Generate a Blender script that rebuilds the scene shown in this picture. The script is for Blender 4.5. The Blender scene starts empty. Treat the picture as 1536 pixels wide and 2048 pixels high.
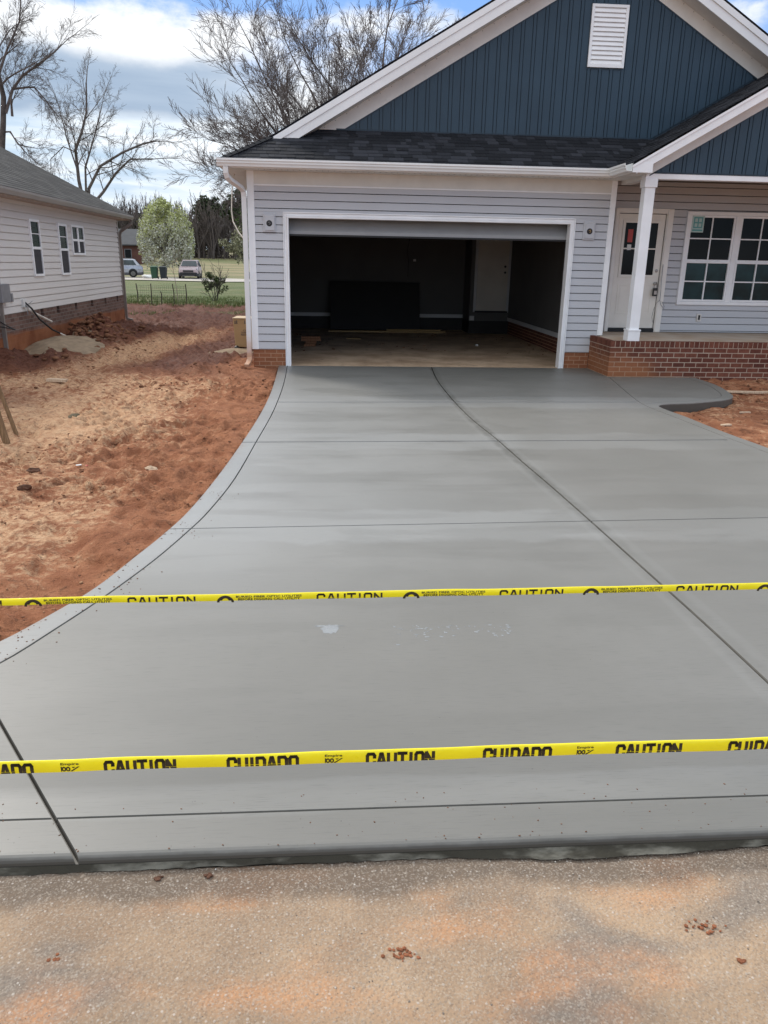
import bpy, bmesh, math, random
import numpy as np
from mathutils import Vector, Matrix, Euler
rad = math.radians
random.seed(7)
rng = np.random.default_rng(7)
S = bpy.context.scene
COL = S.collection

# ------------------------------------------------------------------ camera, light, exposure
cam_d = bpy.data.cameras.new("camera"); cam = bpy.data.objects.new("camera", cam_d); COL.objects.link(cam)
cam_d.sensor_fit = 'VERTICAL'; cam_d.sensor_height = 36.0; cam_d.lens = 36.0 * 1540 / 2048
cam_d.clip_start = 0.05; cam_d.clip_end = 3000
PITCH, ROLL, YAW = rad(18.0), rad(1.08), rad(4.4)
fwd = Vector((math.sin(YAW) * math.cos(PITCH), math.cos(YAW) * math.cos(PITCH), -math.sin(PITCH)))
rgt = Vector((math.cos(YAW), -math.sin(YAW), 0)); upv = rgt.cross(fwd)
r2 = rgt * math.cos(ROLL) + upv * math.sin(ROLL); u2 = upv * math.cos(ROLL) - rgt * math.sin(ROLL)
M = Matrix((r2, u2, -fwd)).transposed().to_4x4(); M.translation = Vector((-1.8, 0, 1.806))
cam.matrix_world = M
S.camera = cam
S.view_settings.view_transform = 'Standard'; S.view_settings.look = 'None'
S.view_settings.gamma = 1.0; S.view_settings.exposure = 0.32
S.cycles.max_bounces = 6; S.cycles.transparent_max_bounces = 6

SUN_EL, SUN_ROT = rad(39), rad(-40)
sun_d = bpy.data.lights.new("sun", 'SUN'); sun = bpy.data.objects.new("sun", sun_d); COL.objects.link(sun)
sun_d.energy = 2.0; sun_d.angle = rad(10); sun_d.color = (1.0, 0.95, 0.88)
sd = Vector((math.sin(SUN_ROT) * math.cos(SUN_EL), math.cos(SUN_ROT) * math.cos(SUN_EL), math.sin(SUN_EL)))
sun.rotation_euler = sd.to_track_quat('Z', 'Y').to_euler()

# ------------------------------------------------------------------ node expression helper
class V:
    def __init__(s, T, o): s.T, s.o = T, o
    def _m(s, op, *a): return s.T.math(op, s, *a)
    def __add__(s, b): return s._m('ADD', b)
    def __radd__(s, b): return s._m('ADD', b)
    def __sub__(s, b): return s._m('SUBTRACT', b)
    def __rsub__(s, b): return s.T.math('SUBTRACT', b, s)
    def __mul__(s, b): return s._m('MULTIPLY', b)
    def __rmul__(s, b): return s._m('MULTIPLY', b)
    def __truediv__(s, b): return s._m('DIVIDE', b)
    def abs(s): return s._m('ABSOLUTE')
    def pow(s, b): return s._m('POWER', b)
    def step(s, a, b): return s.T.ss(s, a, b)
class Tree:
    def __init__(s, nt): s.nt = nt; s.N = nt.nodes; s.L = nt.links
    def node(s, t, **k):
        n = s.N.new(t)
        for a, b in k.items(): setattr(n, a, b)
        return n
    def put(s, sock, v):
        if isinstance(v, V): s.L.new(v.o, sock)
        elif isinstance(v, (tuple, list)):
            v = tuple(v)
            if sock.type == 'RGBA' and len(v) == 3: v = v + (1,)
            sock.default_value = v
        else: sock.default_value = v
    def math(s, op, *a, clamp=False):
        n = s.node('ShaderNodeMath', operation=op, use_clamp=clamp)
        for i, x in enumerate(a): s.put(n.inputs[i], x)
        return V(s, n.outputs[0])
    def ss(s, x, a, b):
        n = s.node('ShaderNodeMapRange', interpolation_type='SMOOTHSTEP')
        s.put(n.inputs[0], x); n.inputs[1].default_value = a; n.inputs[2].default_value = b
        if a > b:
            n.inputs[1].default_value = b; n.inputs[2].default_value = a; n.inputs[3].default_value = 1; n.inputs[4].default_value = 0
        return V(s, n.outputs[0])
    def mix(s, f, a, b, mode='MIX'):
        n = s.node('ShaderNodeMix', data_type='RGBA', blend_type=mode)
        s.put(n.inputs[0], f); s.put(n.inputs[6], a); s.put(n.inputs[7], b)
        return V(s, n.outputs[2])
    def obj(s): return V(s, s.node('ShaderNodeTexCoord').outputs['Object'])
    def gen(s): return V(s, s.node('ShaderNodeTexCoord').outputs['Generated'])
    def pos(s): return V(s, s.node('ShaderNodeNewGeometry').outputs['Position'])
    def xyz(s, v):
        n = s.node('ShaderNodeSeparateXYZ'); s.put(n.inputs[0], v); return [V(s, o) for o in n.outputs]
    def vec(s, x, y, z=0.0):
        n = s.node('ShaderNodeCombineXYZ')
        for i, q in enumerate((x, y, z)): s.put(n.inputs[i], q)
        return V(s, n.outputs[0])
    def scale(s, v, sc):
        n = s.node('ShaderNodeMapping'); s.put(n.inputs[0], v); n.inputs['Scale'].default_value = sc if isinstance(sc, tuple) else (sc,) * 3
        return V(s, n.outputs[0])
    def noise(s, v, sc=5, det=4, rough=.55, dist=0.0):
        n = s.node('ShaderNodeTexNoise'); s.put(n.inputs['Vector'], v)
        n.inputs['Scale'].default_value = sc; n.inputs['Detail'].default_value = det
        n.inputs['Roughness'].default_value = rough; n.inputs['Distortion'].default_value = dist
        return V(s, n.outputs[0])
    def voro(s, v, sc=5, feature='F1', out='Distance', rnd=1.0):
        n = s.node('ShaderNodeTexVoronoi', feature=feature); s.put(n.inputs['Vector'], v); n.inputs['Scale'].default_value = sc
        n.inputs['Randomness'].default_value = rnd
        return V(s, n.outputs[out])
    def attr(s, name, out='Fac'):
        return V(s, s.node('ShaderNodeAttribute', attribute_name=name).outputs[out])
    def bump(s, h, strength=.3, dist=.01):
        n = s.node('ShaderNodeBump'); s.put(n.inputs['Height'], h); n.inputs['Strength'].default_value = strength; n.inputs['Distance'].default_value = dist
        return V(s, n.outputs[0])
def mat(name, fn):
    m = bpy.data.materials.new(name); m.use_nodes = True; m.node_tree.nodes.clear(); T = Tree(m.node_tree)
    b = T.node('ShaderNodeBsdfPrincipled'); o = T.node('ShaderNodeOutputMaterial'); T.L.new(b.outputs[0], o.inputs[0])
    r = fn(T)
    for k, v in r.items(): T.put(b.inputs[k], v)
    return m
def plain(name, c, rough=.5, var=.12, sc=6.0, spec=.5, metal=0.0, rnd=0.0, bump=0.0, bsc=60):
    def f(T):
        p = T.obj(); n = T.noise(p, sc, 4)
        d = tuple(x * (1 - var) for x in c); l = tuple(min(1, x * (1 + var)) for x in c)
        colr = T.mix(n.step(.3, .7), d, l)
        if rnd: colr = T.mix(T.attr('rnd') * rnd, colr, (0.0, 0.0, 0.0))
        r = {'Base Color': colr, 'Roughness': T.noise(p, sc * 2, 3) * .2 + (rough - .1), 'Specular IOR Level': spec, 'Metallic': metal}
        if bump: r['Normal'] = T.bump(T.noise(p, bsc, 3), bump, .01)
        return r
    return mat(name, f)

# ------------------------------------------------------------------ world: daylight sky with broken cloud
W = bpy.data.worlds.new("World"); S.world = W; W.use_nodes = True
W.node_tree.nodes.clear(); T = Tree(W.node_tree)
sky = T.node('ShaderNodeTexSky', sky_type='NISHITA', sun_disc=False); sky.sun_elevation = SUN_EL; sky.sun_rotation = SUN_ROT
sky.air_density = 1.0; sky.dust_density = 0.6; sky.ozone_density = 1.6
skyc = V(T, sky.outputs[0])
dx, dy, dz = T.xyz(T.gen())
el = T.math('ARCSINE', dz) * (180 / math.pi)
az = T.math('ARCTAN2', dx, dy) * (180 / math.pi)
uv = T.vec(az * .1, el * .2)
n1 = T.noise(uv, 1.0, 6, .55) - .5
n2 = T.noise(T.vec(az * .05, el * .45, 3.0), 1.0, 6, .6, .4) - .5
n3 = T.noise(T.vec(az * .16, el * .28, 9.0), 1.0, 7, .6) - .5
e1 = el + n1 * 3.0
white = T.mix((n1 + .5).step(.25, .75), (7.6, 8.0, 8.5), (9.4, 9.5, 9.6))
band = e1.step(8.0, 9.0) * e1.step(12.6, 11.2) * (az + n1 * 9).step(-1.0, -9.0)
greyc = T.mix((n2 + .5).step(.3, .75), (2.9, 3.9, 5.3), (3.9, 4.9, 6.2))
low = el.step(9.2, 8.0)
streak = T.mix((n2 + .5).step(.36, .62), (4.7, 6.1, 7.6), (8.6, 9.1, 9.6))
c = T.mix(low, white, streak)
c = T.mix(band * .95, c, greyc)
lowgrey = (n2 + .5).step(.55, .68) * el.step(7.5, 4) * .4
c = T.mix(lowgrey, c, (5.5, 6.6, 7.8))
bl = (el + n3 * 5).step(13.9, 15.2) * (el + n3 * 3).step(17.5, 16.2) * az.step(-21, -15)
bl2 = (n3 + .5).step(.40, .60) * az.step(-8, -2) * el.step(9.5, 12.5) * .75
bl3 = (az + n3 * 10).step(25, 28) * (el + n3 * 3).step(9, 11) * .9
clear = T.math('MAXIMUM', T.math('MAXIMUM', bl, bl2), bl3)
blue = T.mix(.75, skyc, (2.2, 4.3, 8.8))
c = T.mix(clear, c, blue)
hi = el.step(17, 40)
hic = T.mix((n3 + .5).step(.35, .7), (8.5, 9.4, 10.6), (12.0, 12.0, 12.0))
c = T.mix(hi, c, hic)
c = T.mix(el.step(.5, -2.0), c, (2.0, 1.8, 1.6))
bg = T.node('ShaderNodeBackground'); T.put(bg.inputs[0], c); bg.inputs[1].default_value = 0.098
wo = T.node('ShaderNodeOutputWorld'); T.L.new(bg.outputs[0], wo.inputs[0])

# ------------------------------------------------------------------ mesh builder
def origin(p):
    v = Vector((0, 0, 0))
    while p is not None: v += p.location; p = p.parent
    return v
class G:
    def __init__(s): s.v = []; s.f = []; s.r = []; s.cur = 0.0
    def add(s, vs, fs):
        b = len(s.v); s.v += [tuple(p) for p in vs]; s.r += [s.cur] * len(vs); s.f += [tuple(i + b for i in f) for f in fs]; return b
    def box(s, x0, x1, y0, y1, z0, z1):
        return s.add([(x0, y0, z0), (x1, y0, z0), (x1, y1, z0), (x0, y1, z0), (x0, y0, z1), (x1, y0, z1), (x1, y1, z1), (x0, y1, z1)],
                     [(0, 3, 2, 1), (4, 5, 6, 7), (0, 1, 5, 4), (1, 2, 6, 5), (2, 3, 7, 6), (3, 0, 4, 7)])
    def extr(s, pts, vec):
        n = len(pts); vec = Vector(vec); a = [Vector(p) for p in pts]
        nrm = Vector((0, 0, 0))
        for i in range(n): nrm += a[i].cross(a[(i + 1) % n])
        if nrm.dot(vec) > 0: a.reverse()
        s.add(a + [p + vec for p in a], [tuple(range(n)), tuple(range(2 * n - 1, n - 1, -1))] + [(i, i + n, (i + 1) % n + n, (i + 1) % n) for i in range(n)])
    def quad(s, *p): s.add(p, [tuple(range(len(p)))])
    def tube(s, path, rs, n=6, cap=True):
        P = [Vector(p) for p in path]; k = len(P)
        if not isinstance(rs, (list, tuple)): rs = [rs] * k
        up = Vector((0, 0, 1)); vs = []; prev = None
        for i in range(k):
            t = (P[min(i + 1, k - 1)] - P[max(i - 1, 0)]).normalized()
            if prev is None:
                prev = t.orthogonal().normalized()
            prev = (prev - t * prev.dot(t)); prev = prev.normalized() if prev.length > 1e-6 else t.orthogonal().normalized()
            b = t.cross(prev)
            for j in range(n):
                a = 2 * math.pi * j / n; vs.append(P[i] + (prev * math.cos(a) + b * math.sin(a)) * rs[i])
        fs = [(i * n + j, i * n + (j + 1) % n, (i + 1) * n + (j + 1) % n, (i + 1) * n + j) for i in range(k - 1) for j in range(n)]
        if cap: fs += [tuple(range(n - 1, -1, -1)), tuple(range((k - 1) * n, k * n))]
        s.add(vs, fs)
    def sweep(s, prof, path, side, close=True):
        """prof: [(u,w)] u along side vector (given per path point), w up"""
        n = len(prof); vs = []
        for p, sv in zip(path, side):
            for u, w in prof: vs.append(Vector(p) + Vector(sv) * u + Vector((0, 0, w)))
        k = len(path); m = n if close else n - 1
        fs = [(i * n + j, i * n + (j + 1) % n, (i + 1) * n + (j + 1) % n, (i + 1) * n + j) for i in range(k - 1) for j in range(m)]
        if close: fs += [tuple(range(n - 1, -1, -1)), tuple(range((k - 1) * n, k * n))]
        s.add(vs, fs)
    def lathe(s, prof, c, n=16, axis='Z'):
        vs = []
        for r, z in prof:
            for j in range(n):
                a = 2 * math.pi * j / n; x, y = r * math.cos(a), r * math.sin(a)
                vs.append((c[0] + x, c[1] + y, c[2] + z) if axis == 'Z' else ((c[0] + x, c[1] + z, c[2] + y) if axis == 'Y' else (c[0] + z, c[1] + x, c[2] + y)))
        k = len(prof)
        fs = [(i * n + j, i * n + (j + 1) % n, (i + 1) * n + (j + 1) % n, (i + 1) * n + j) for i in range(k - 1) for j in range(n)]
        fs += [tuple(range(n - 1, -1, -1)), tuple(range((k - 1) * n, k * n))]
        s.add(vs, fs)
    def obj(s, name, m, parent=None, smooth=False, bevel=0.0, loc=None, fix=True):
        me = bpy.data.meshes.new(name); o = bpy.data.objects.new(name, me); COL.objects.link(o)
        off = origin(parent) if parent is not None else Vector(loc or (0, 0, 0))
        me.from_pydata([(x - off.x, y - off.y, z - off.z) for x, y, z in s.v], [], s.f)
        a = me.attributes.new('rnd', 'FLOAT', 'POINT'); a.data.foreach_set('value', s.r)
        if parent is not None: o.parent = parent
        else: o.location = off
        me.materials.append(m)
        if fix and len(s.v) < 60000:
            b = bmesh.new(); b.from_mesh(me); bmesh.ops.recalc_face_normals(b, faces=b.faces); b.to_mesh(me); b.free()
        if smooth: me.shade_smooth()
        if bevel:
            md = o.modifiers.new('bevel', 'BEVEL'); md.width = bevel; md.segments = 2; md.limit_method = 'ANGLE'; md.angle_limit = rad(40)
        return o
def tag(o, label=None, cat=None, group=None, kind=None):
    if label: o['label'] = label
    if cat: o['category'] = cat
    if group: o['group'] = group
    if kind: o['kind'] = kind
    return o
def thing(name, label, cat, loc=(0, 0, 0), group=None):
    o = bpy.data.objects.new(name, None); COL.objects.link(o); o.location = loc
    return tag(o, label, cat, group)
def struct(o): o['kind'] = 'structure'; return o
def copy_tree(o, parent=None):
    c = o.copy(); COL.objects.link(c); c.parent = parent
    for ch in list(o.children): copy_tree(ch, c)
    return c

# ------------------------------------------------------------------ numpy value noise
PERM = rng.random((256, 256))
def vnoise(x, y):
    xi = np.floor(x).astype(int); yi = np.floor(y).astype(int); fx = x - xi; fy = y - yi
    fx = fx * fx * (3 - 2 * fx); fy = fy * fy * (3 - 2 * fy)
    g = lambda a, b: PERM[a & 255, b & 255]
    return (g(xi, yi) * (1 - fx) + g(xi + 1, yi) * fx) * (1 - fy) + (g(xi, yi + 1) * (1 - fx) + g(xi + 1, yi + 1) * fx) * fy
def fbm(x, y, o=4, g=.5):
    t = 0; a = 1; n = 0
    for i in range(o): t = t + a * vnoise(x * 2 ** i + 17.3 * i, y * 2 ** i + 5.1 * i); n += a; a *= g
    return t / n
def sst(x, a, b):
    t = np.clip((x - a) / (b - a), 0, 1); return t * t * (3 - 2 * t)

# ------------------------------------------------------------------ materials
def siding_mat(name, c):
    def f(T):
        p = T.obj(); x, y, z = T.xyz(p)
        n = T.noise(T.scale(p, (2, 2, 40)), 3, 4); n2_ = T.noise(p, .7, 3)
        col = T.mix(n, tuple(k * .93 for k in c), tuple(k * 1.05 for k in c)); col = T.mix(n2_.step(.45, .8) * .12, col, (.42, .36, .30))
        return {'Base Color': col, 'Roughness': .5, 'Specular IOR Level': .35, 'Normal': T.bump(T.noise(T.scale(p, (4, 4, 60)), 12, 3), .08, .004)}
    return mat(name, f)
M_siding = siding_mat('grey_vinyl_siding', (.545, .555, .585))
M_siding2 = siding_mat('warm_vinyl_siding', (.70, .665, .63))
M_trim = plain('white_trim_paint', (.88, .885, .90), .42, .04, 3)
M_fascia = plain('white_aluminium_fascia', (.84, .845, .85), .38, .04, 2)
M_soffit = plain('soffit_vinyl', (.70, .685, .65), .5, .05, 3)
M_gutter = plain('white_gutter_enamel', (.80, .80, .79), .35, .04, 2)
M_blue = plain('navy_board_siding', (.026, .054, .082), .42, .08, 2.0, .4)
M_bluetrim = plain('navy_edge_trim', (.018, .036, .055), .45, .06, 2.0, .4)
def brickm(name, a, b, mortar_stain):
    def f(T):
        p = T.pos(); x, y, z = T.xyz(p); r = T.attr('rnd')
        col = T.mix(r, a, b)
        col = T.mix(T.noise(p, 25, 4).step(.35, .75) * .45, col, tuple(k * .55 for k in a))
        col = T.mix((T.noise(p, 9, 4).step(.68, .78)) * .35, col, (.40, .36, .31))
        if mortar_stain:
            st = (x * -.55 + z * -1.6 + T.noise(p, 2.5, 4) * .9).step(-2.2, -1.45) if mortar_stain == 1 else (z * -1.0 + T.noise(p, 2.0, 4) * .5).step(-.45, .1)
            col = T.mix(st * (.72 if mortar_stain == 1 else .45), col, (.36, .145, .065))
        return {'Base Color': col, 'Roughness': .85, 'Specular IOR Level': .2, 'Normal': T.bump(T.noise(p, 70, 4), .35, .006)}
    return mat(name, f)
M_brick = brickm('red_brick', (.115, .040, .029), (.20, .075, .050), 1)
M_brick2 = brickm('clay_washed_brick', (.19, .070, .042), (.30, .125, .072), 2)
def mortarm(T):
    p = T.pos(); x, y, z = T.xyz(p)
    st = (x * -.55 + z * -1.6 + T.noise(p, 2.5, 4) * .9).step(-2.2, -1.45)
    return {'Base Color': T.mix(st * .7, T.mix(T.noise(p, 12, 3), (.38, .29, .22), (.52, .42, .34)), (.40, .20, .105)), 'Roughness': .95, 'Specular IOR Level': .1}
M_mortar = mat('mortar', mortarm)
def shinglem(name, a, b, tint):
    def f(T):
        p = T.obj(); r = T.attr('rnd')
        col = T.mix(r.step(.25, .95), a, b)
        col = T.mix(T.noise(p, 160, 2).step(.45, .75) * .4, col, tint)
        return {'Base Color': col, 'Roughness': .9, 'Specular IOR Level': .25, 'Normal': T.bump(T.noise(p, 200, 2), .35, .003)}
    return mat(name, f)
M_shingle = shinglem('charcoal_shingle', (.010, .011, .0145), (.033, .035, .043), (.04, .042, .05))
M_shingle2 = shinglem('grey_shingle', (.030, .029, .029), (.058, .056, .054), (.08, .077, .074))
def porchconc(T):
    p = T.pos(); n = T.noise(p, 2.2, 5)
    return {'Base Color': T.mix(n.step(.3, .7), (.40, .29, .20), (.50, .42, .34)), 'Roughness': .8, 'Normal': T.bump(T.noise(p, 60, 3), .1, .004)}
M_porch = mat('dusty_porch_concrete', porchconc)
def garconc(T):
    p = T.pos(); n = T.noise(p, 1.6, 5); d = T.noise(p, 7, 5).step(.55, .7)
    return {'Base Color': T.mix(d * .5, T.mix(n.step(.3, .7), (.38, .255, .16), (.60, .44, .30)), (.13, .09, .065)), 'Roughness': .8}
M_gfloor = mat('dusty_garage_floor', garconc)
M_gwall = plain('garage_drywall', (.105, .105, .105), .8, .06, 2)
M_gtrim = plain('garage_baseboard', (.55, .56, .58), .5, .05, 2)
M_gdoor = plain('garage_service_door', (.58, .55, .50), .5, .05, 2)
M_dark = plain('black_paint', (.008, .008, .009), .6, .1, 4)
M_door = plain('cream_door_paint', (.80, .76, .69), .4, .04, 3)
M_doortrim = plain('cream_door_casing', (.82, .79, .74), .42, .04, 3)
M_gpanel = plain('white_garage_door_steel', (.33, .335, .34), .38, .04, 3)
def glassm(name, c, rough=.04, spec=.5):
    def f(T):
        p = T.obj(); n = T.noise(p, 2.0, 3)
        return {'Base Color': T.mix(n.step(.35, .65), tuple(k * .5 for k in c), c), 'Roughness': rough, 'Specular IOR Level': spec}
    return mat(name, f)
M_glass = glassm('dark_window_glass', (.005, .007, .009), .05, .12)
M_glass2 = glassm('teal_window_glass', (.014, .052, .060), .08, .22)
M_glass3 = glassm('green_dark_glass', (.006, .022, .015), .2, .04)
M_screen = plain('insect_screen', (.035, .035, .042), .7, .1, 8)
M_metal = plain('brushed_metal', (.34, .33, .31), .35, .1, 8, .5, .9)
M_blackrub = plain('black_plastic', (.012, .012, .013), .45, .15, 10)
M_wire = plain('grey_wire', (.20, .20, .21), .5, .1, 10)
M_white = plain('white_plastic', (.72, .72, .70), .4, .05, 5)
M_teal = plain('teal_sticker', (.10, .34, .34), .5, .05, 6)
M_palesticker = plain('pale_sticker', (.45, .58, .56), .5, .05, 6)
M_red = plain('red_sticker', (.48, .06, .05), .5, .05, 6)
def cardm(T):
    p = T.obj(); return {'Base Color': T.mix(T.noise(p, 5, 4), (.40, .25, .125), (.50, .325, .17)), 'Roughness': .8, 'Specular IOR Level': .2}
M_card = mat('brown_cardboard', cardm)
M_cardtop = plain('lit_cardboard_flap', (.62, .48, .32), .8, .06, 5)  # box top paler than the carton: light from above put into its colour
M_ink = plain('faded_dark_ink', (.09, .075, .075), .7, .1, 20)
def stainm(T):
    p = T.pos(); x, y, z = T.xyz(p); st = (z * -1.0 + T.noise(p, 6, 4) * .5).step(-.38, .12)
    return {'Base Color': T.mix(st * .85, (.78, .78, .78), (.50, .235, .10)), 'Roughness': .4}
M_spout = mat('clay_splashed_downspout', stainm)
M_spout2 = plain('taupe_downspout', (.22, .19, .165), .5, .08, 4)
M_pvc = plain('white_pvc_pipe', (.72, .66, .58), .4, .05, 6)
def woodm(name, a, b):
    def f(T):
        p = T.obj(); n = T.noise(T.scale(p, (14, 14, 1.5)), 5, 4)
        return {'Base Color': T.mix(n.step(.3, .7), a, b), 'Roughness': .75, 'Specular IOR Level': .25, 'Normal': T.bump(n, .2, .003)}
    return mat(name, f)
M_wood = woodm('weathered_stake_wood', (.15, .09, .045), (.28, .18, .10))
M_lumber = woodm('new_lumber', (.36, .23, .10), (.48, .33, .16))
M_scrap = woodm('pale_scrap_wood', (.50, .36, .24), (.66, .52, .38))
def concretem(T):
    p = T.pos(); x, y, z = T.xyz(p)
    big = T.noise(p, .55, 5, .55); st = T.noise(T.scale(p, (.45, 2.6, 1)), 1.3, 6, .55, .35); fine = T.noise(T.scale(p, (3, 60, 1)), 3, 4, .6)
    wob = (T.noise(T.scale(p, (1.0, .8, 1)), 1.1, 5, .6) - .5) * 1.3
    dry = None
    for yj, w in ((10.4, .50), (7.97, .42), (5.22, .40), (2.3, .10)):
        d = (y - yj + wob * w).abs(); q = d.step(w, w * .72)
        dry = q if dry is None else T.math('MAXIMUM', dry, q)
    dl = (x + 2.62 + wob * .2).step(.75, .05) * y.step(3.0, 5.5)
    dry = T.math('MAXIMUM', dry * .9, dl * .8)
    patch = (st - .5).step(.02, .16) * y.step(12, 9)
    front = (y + wob * .5).step(4.6, 3.2)
    base = T.mix(big.step(.3, .7), (.172, .166, .150), (.222, .215, .198))
    col = T.mix(dry * .58, base, (.305, .303, .292))
    col = T.mix((x + wob * .8).step(.6, -2.2) * y.step(3.5, 6) * .38, col, (.325, .330, .328))  # sky reflection on the left side painted in as a paler tone
    col = T.mix(front * .40, col, (.178, .170, .153))
    col = T.mix(patch * .26, col, (.140, .135, .121))
    damp = T.noise(T.scale(p, (.45, 1.6, 1)), .9, 6, .55, .5).step(.52, .57) * y.step(3.0, 5.0)
    col = T.mix(damp * .15, col, (.150, .146, .130))
    cx_ = .22 - y.step(3.0, 10.3) * .27 + y.step(11.2, 14.0) * .13
    smear = (x - cx_ + (T.noise(p, 6, 4) - .5) * .10).abs().step(.085, .03)
    col = T.mix(smear * (T.noise(p, 7, 3).step(.3, .6) * .38 + .12) * (y.step(4.0, 7.0) * .75 + .25), col, (.10, .097, .085))
    flange = (x - cx_).abs().step(.125, .10) * (1 - smear)
    col = T.mix(flange * .10, col, (.32, .318, .305))
    xl_ = -2.44 - .9 * T.math('EXPONENT', (3.3 - y) / 1.9)
    border = (xl_ - x).step(-.015, .02)
    col = T.mix(border * .5, col, (.305, .312, .312))
    soil = (xl_ - .10 - x + (T.noise(p, 5, 4) - .5) * .16).step(-.01, .10) * T.noise(p, 22, 3).step(.35, .6)
    col = T.mix(soil * .45, col, (.23, .13, .08))
    wetnear = (y + wob * .35).step(2.95, 2.55) * (st.step(.3, .62) * .6 + .25)
    col = T.mix(wetnear * .55, col, (.140, .136, .122))
    garage = (y + wob * .6).step(10.2, 12.8)  # house shadow in front of the garage, painted into the concrete colour
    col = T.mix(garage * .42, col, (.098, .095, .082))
    rightwet = (x + wob * .4).step(.1, .5) * y.step(12, 8) * .30
    col = T.mix(rightwet * 1.3, col, (.185, .176, .158))
    col = T.mix(fine.step(.52, .76) * (front * .5 + .2), col, (.12, .117, .108))
    speck = T.voro(p, 26).step(.09, .05) * T.noise(p, 3, 2).step(.55, .7)
    col = T.mix(speck * .7, col, (.06, .055, .05))
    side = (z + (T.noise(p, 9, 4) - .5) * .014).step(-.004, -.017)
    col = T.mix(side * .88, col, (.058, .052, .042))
    rough = .50 - dry * .06 + (T.noise(p, 1.3, 4) - .5) * .2 - damp * .05
    h = fine * .5 + T.noise(p, 90, 3) * .3 + st * .6
    return {'Base Color': col, 'Roughness': rough, 'Specular IOR Level': .55, 'Normal': T.bump(h, .10, .004)}
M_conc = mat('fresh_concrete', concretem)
M_splash = plain('water_splash', (.26, .268, .27), .26, .06, 20, .7)
def slurrym(T):
    p = T.pos(); return {'Base Color': T.mix(T.noise(T.scale(p, (1, 3, 3)), 2.6, 5, .6).step(.48, .64), (.050, .046, .036), (.19, .18, .15)), 'Roughness': .95, 'Specular IOR Level': .1, 'Normal': T.bump(T.noise(p, 60, 4), .5, .006)}
M_slurry = mat('damp_cement_slurry', slurrym)
def dirtm(T):
    p = T.pos(); x, y, z = T.xyz(p)
    c_ = T.attr('soil', 'Color'); R, Gc, B = T.xyz(c_)
    f1 = T.noise(p, 3.5, 7, .65); f2 = T.noise(p, 16, 6, .7); f3 = T.noise(p, 60, 4, .65)
    clay = T.mix(f1.step(.3, .7), (.27, .102, .050), (.45, .20, .104))
    sand = T.mix(f2.step(.3, .7), (.50, .265, .145), (.70, .45, .27))
    wet = T.mix(f2.step(.3, .7), (.080, .025, .014), (.205, .080, .048))
    col = T.mix((R + (f2 - .5) * 1.3 + (f1 - .5) * 1.1).step(.28, .74), clay, sand)
    col = T.mix((Gc + (f1 - .5) * .5).step(.25, .75), col, wet)
    col = T.mix(f3.step(.55, .75) * .4, col, (.10, .045, .025)); col = T.mix((T.noise(T.scale(p, (1, 1, 1)), 9, 5, .75, .6)).step(.53, .66) * .6 * (1 - B), col, (.085, .036, .02))
    gr = T.mix(f2.step(.3, .7), (.066, .094, .028), (.138, .165, .054))
    gr = T.mix(T.noise(p, .35, 4).step(.42, .7) * .7, gr, (.20, .185, .09))
    col = T.mix((B + (f2 - .5) * .7 + (f1 - .5) * .5).step(.35, .65), col, gr)
    tan = y.step(78, 84)
    col = T.mix(tan * T.noise(T.scale(p, (.06, .25, 1)), 1.2, 4).step(.35, .6), col, (.27, .225, .125))
    return {'Base Color': col, 'Roughness': .95 - Gc * .22, 'Specular IOR Level': .2, 'Normal': T.bump(f3 * .6 + f2 * 1.2 + T.noise(p, 7, 5, .7), 1.0, .035)}
M_dirt = mat('red_clay_and_sand', dirtm)
def roadm(T):
    p = T.pos(); x, y, z = T.xyz(p)
    b = T.noise(p, 1.5, 5, .6); b2 = T.noise(T.scale(p, (1, 1, 1)), 2.6, 4, .5, .5); f = T.noise(p, 45, 4, .65)
    col = T.mix(b.step(.35, .65), (.285, .200, .135), (.43, .300, .195))
    grey = T.noise(T.scale(p, (.8, 1.1, 1)), 2.0, 5, .55, .3).step(.50, .64)
    col = T.mix(grey * .7, col, (.185, .165, .145))
    org = T.noise(T.scale(p, (1.0, 2.0, 1)), 2.1, 4, .5).step(.47, .70)
    col = T.mix(org * (f * 1.1 + .02), col, (.56, .275, .13))
    pale = T.noise(p, 3.1, 3).step(.66, .78)
    col = T.mix(pale * .35, col, (.48, .43, .37))
    edge = (y + (T.noise(T.scale(p, (1, .3, 1)), 3.0, 4) - .5) * .22).step(1.86, 1.95)
    col = T.mix(edge * .8, col, (.125, .10, .08))
    v1 = T.voro(p, 95, 'F1', 'Color'); vr, vg, vb = T.xyz(v1)
    vd = T.voro(p, 95)
    stone = vr.step(.82, .88) * vd.step(.42, .30)
    col = T.mix(stone * .5, col, T.mix(vg, (.30, .26, .22), (.66, .60, .54)))
    vr2, vg2, vb2 = T.xyz(T.voro(p, 210, 'F1', 'Color'))
    col = T.mix(vr2.step(.55, .9) * .35, col, (.46, .40, .33))
    col = T.mix(vg2.step(.72, .97) * .3, col, (.12, .095, .075))
    h = f * .5 + (1.0 - vd) * .6 + vr2 * .3
    return {'Base Color': col, 'Roughness': .92, 'Specular IOR Level': .2, 'Normal': T.bump(h, .75, .006)}
M_road = mat('dusty_old_pavement', roadm)
def rndmat(name, stops, rough=.9):
    def f(T):
        r = T.attr('rnd'); n = T.node('ShaderNodeValToRGB'); T.put(n.inputs[0], r)
        e = n.color_ramp.elements
        while len(e) < len(stops): e.new(.5)
        for i, (q, cc) in enumerate(stops): e[i].position = q; e[i].color = cc + (1,)
        return {'Base Color': V(T, n.outputs[0]), 'Roughness': rough, 'Specular IOR Level': .2}
    return mat(name, f)
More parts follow.
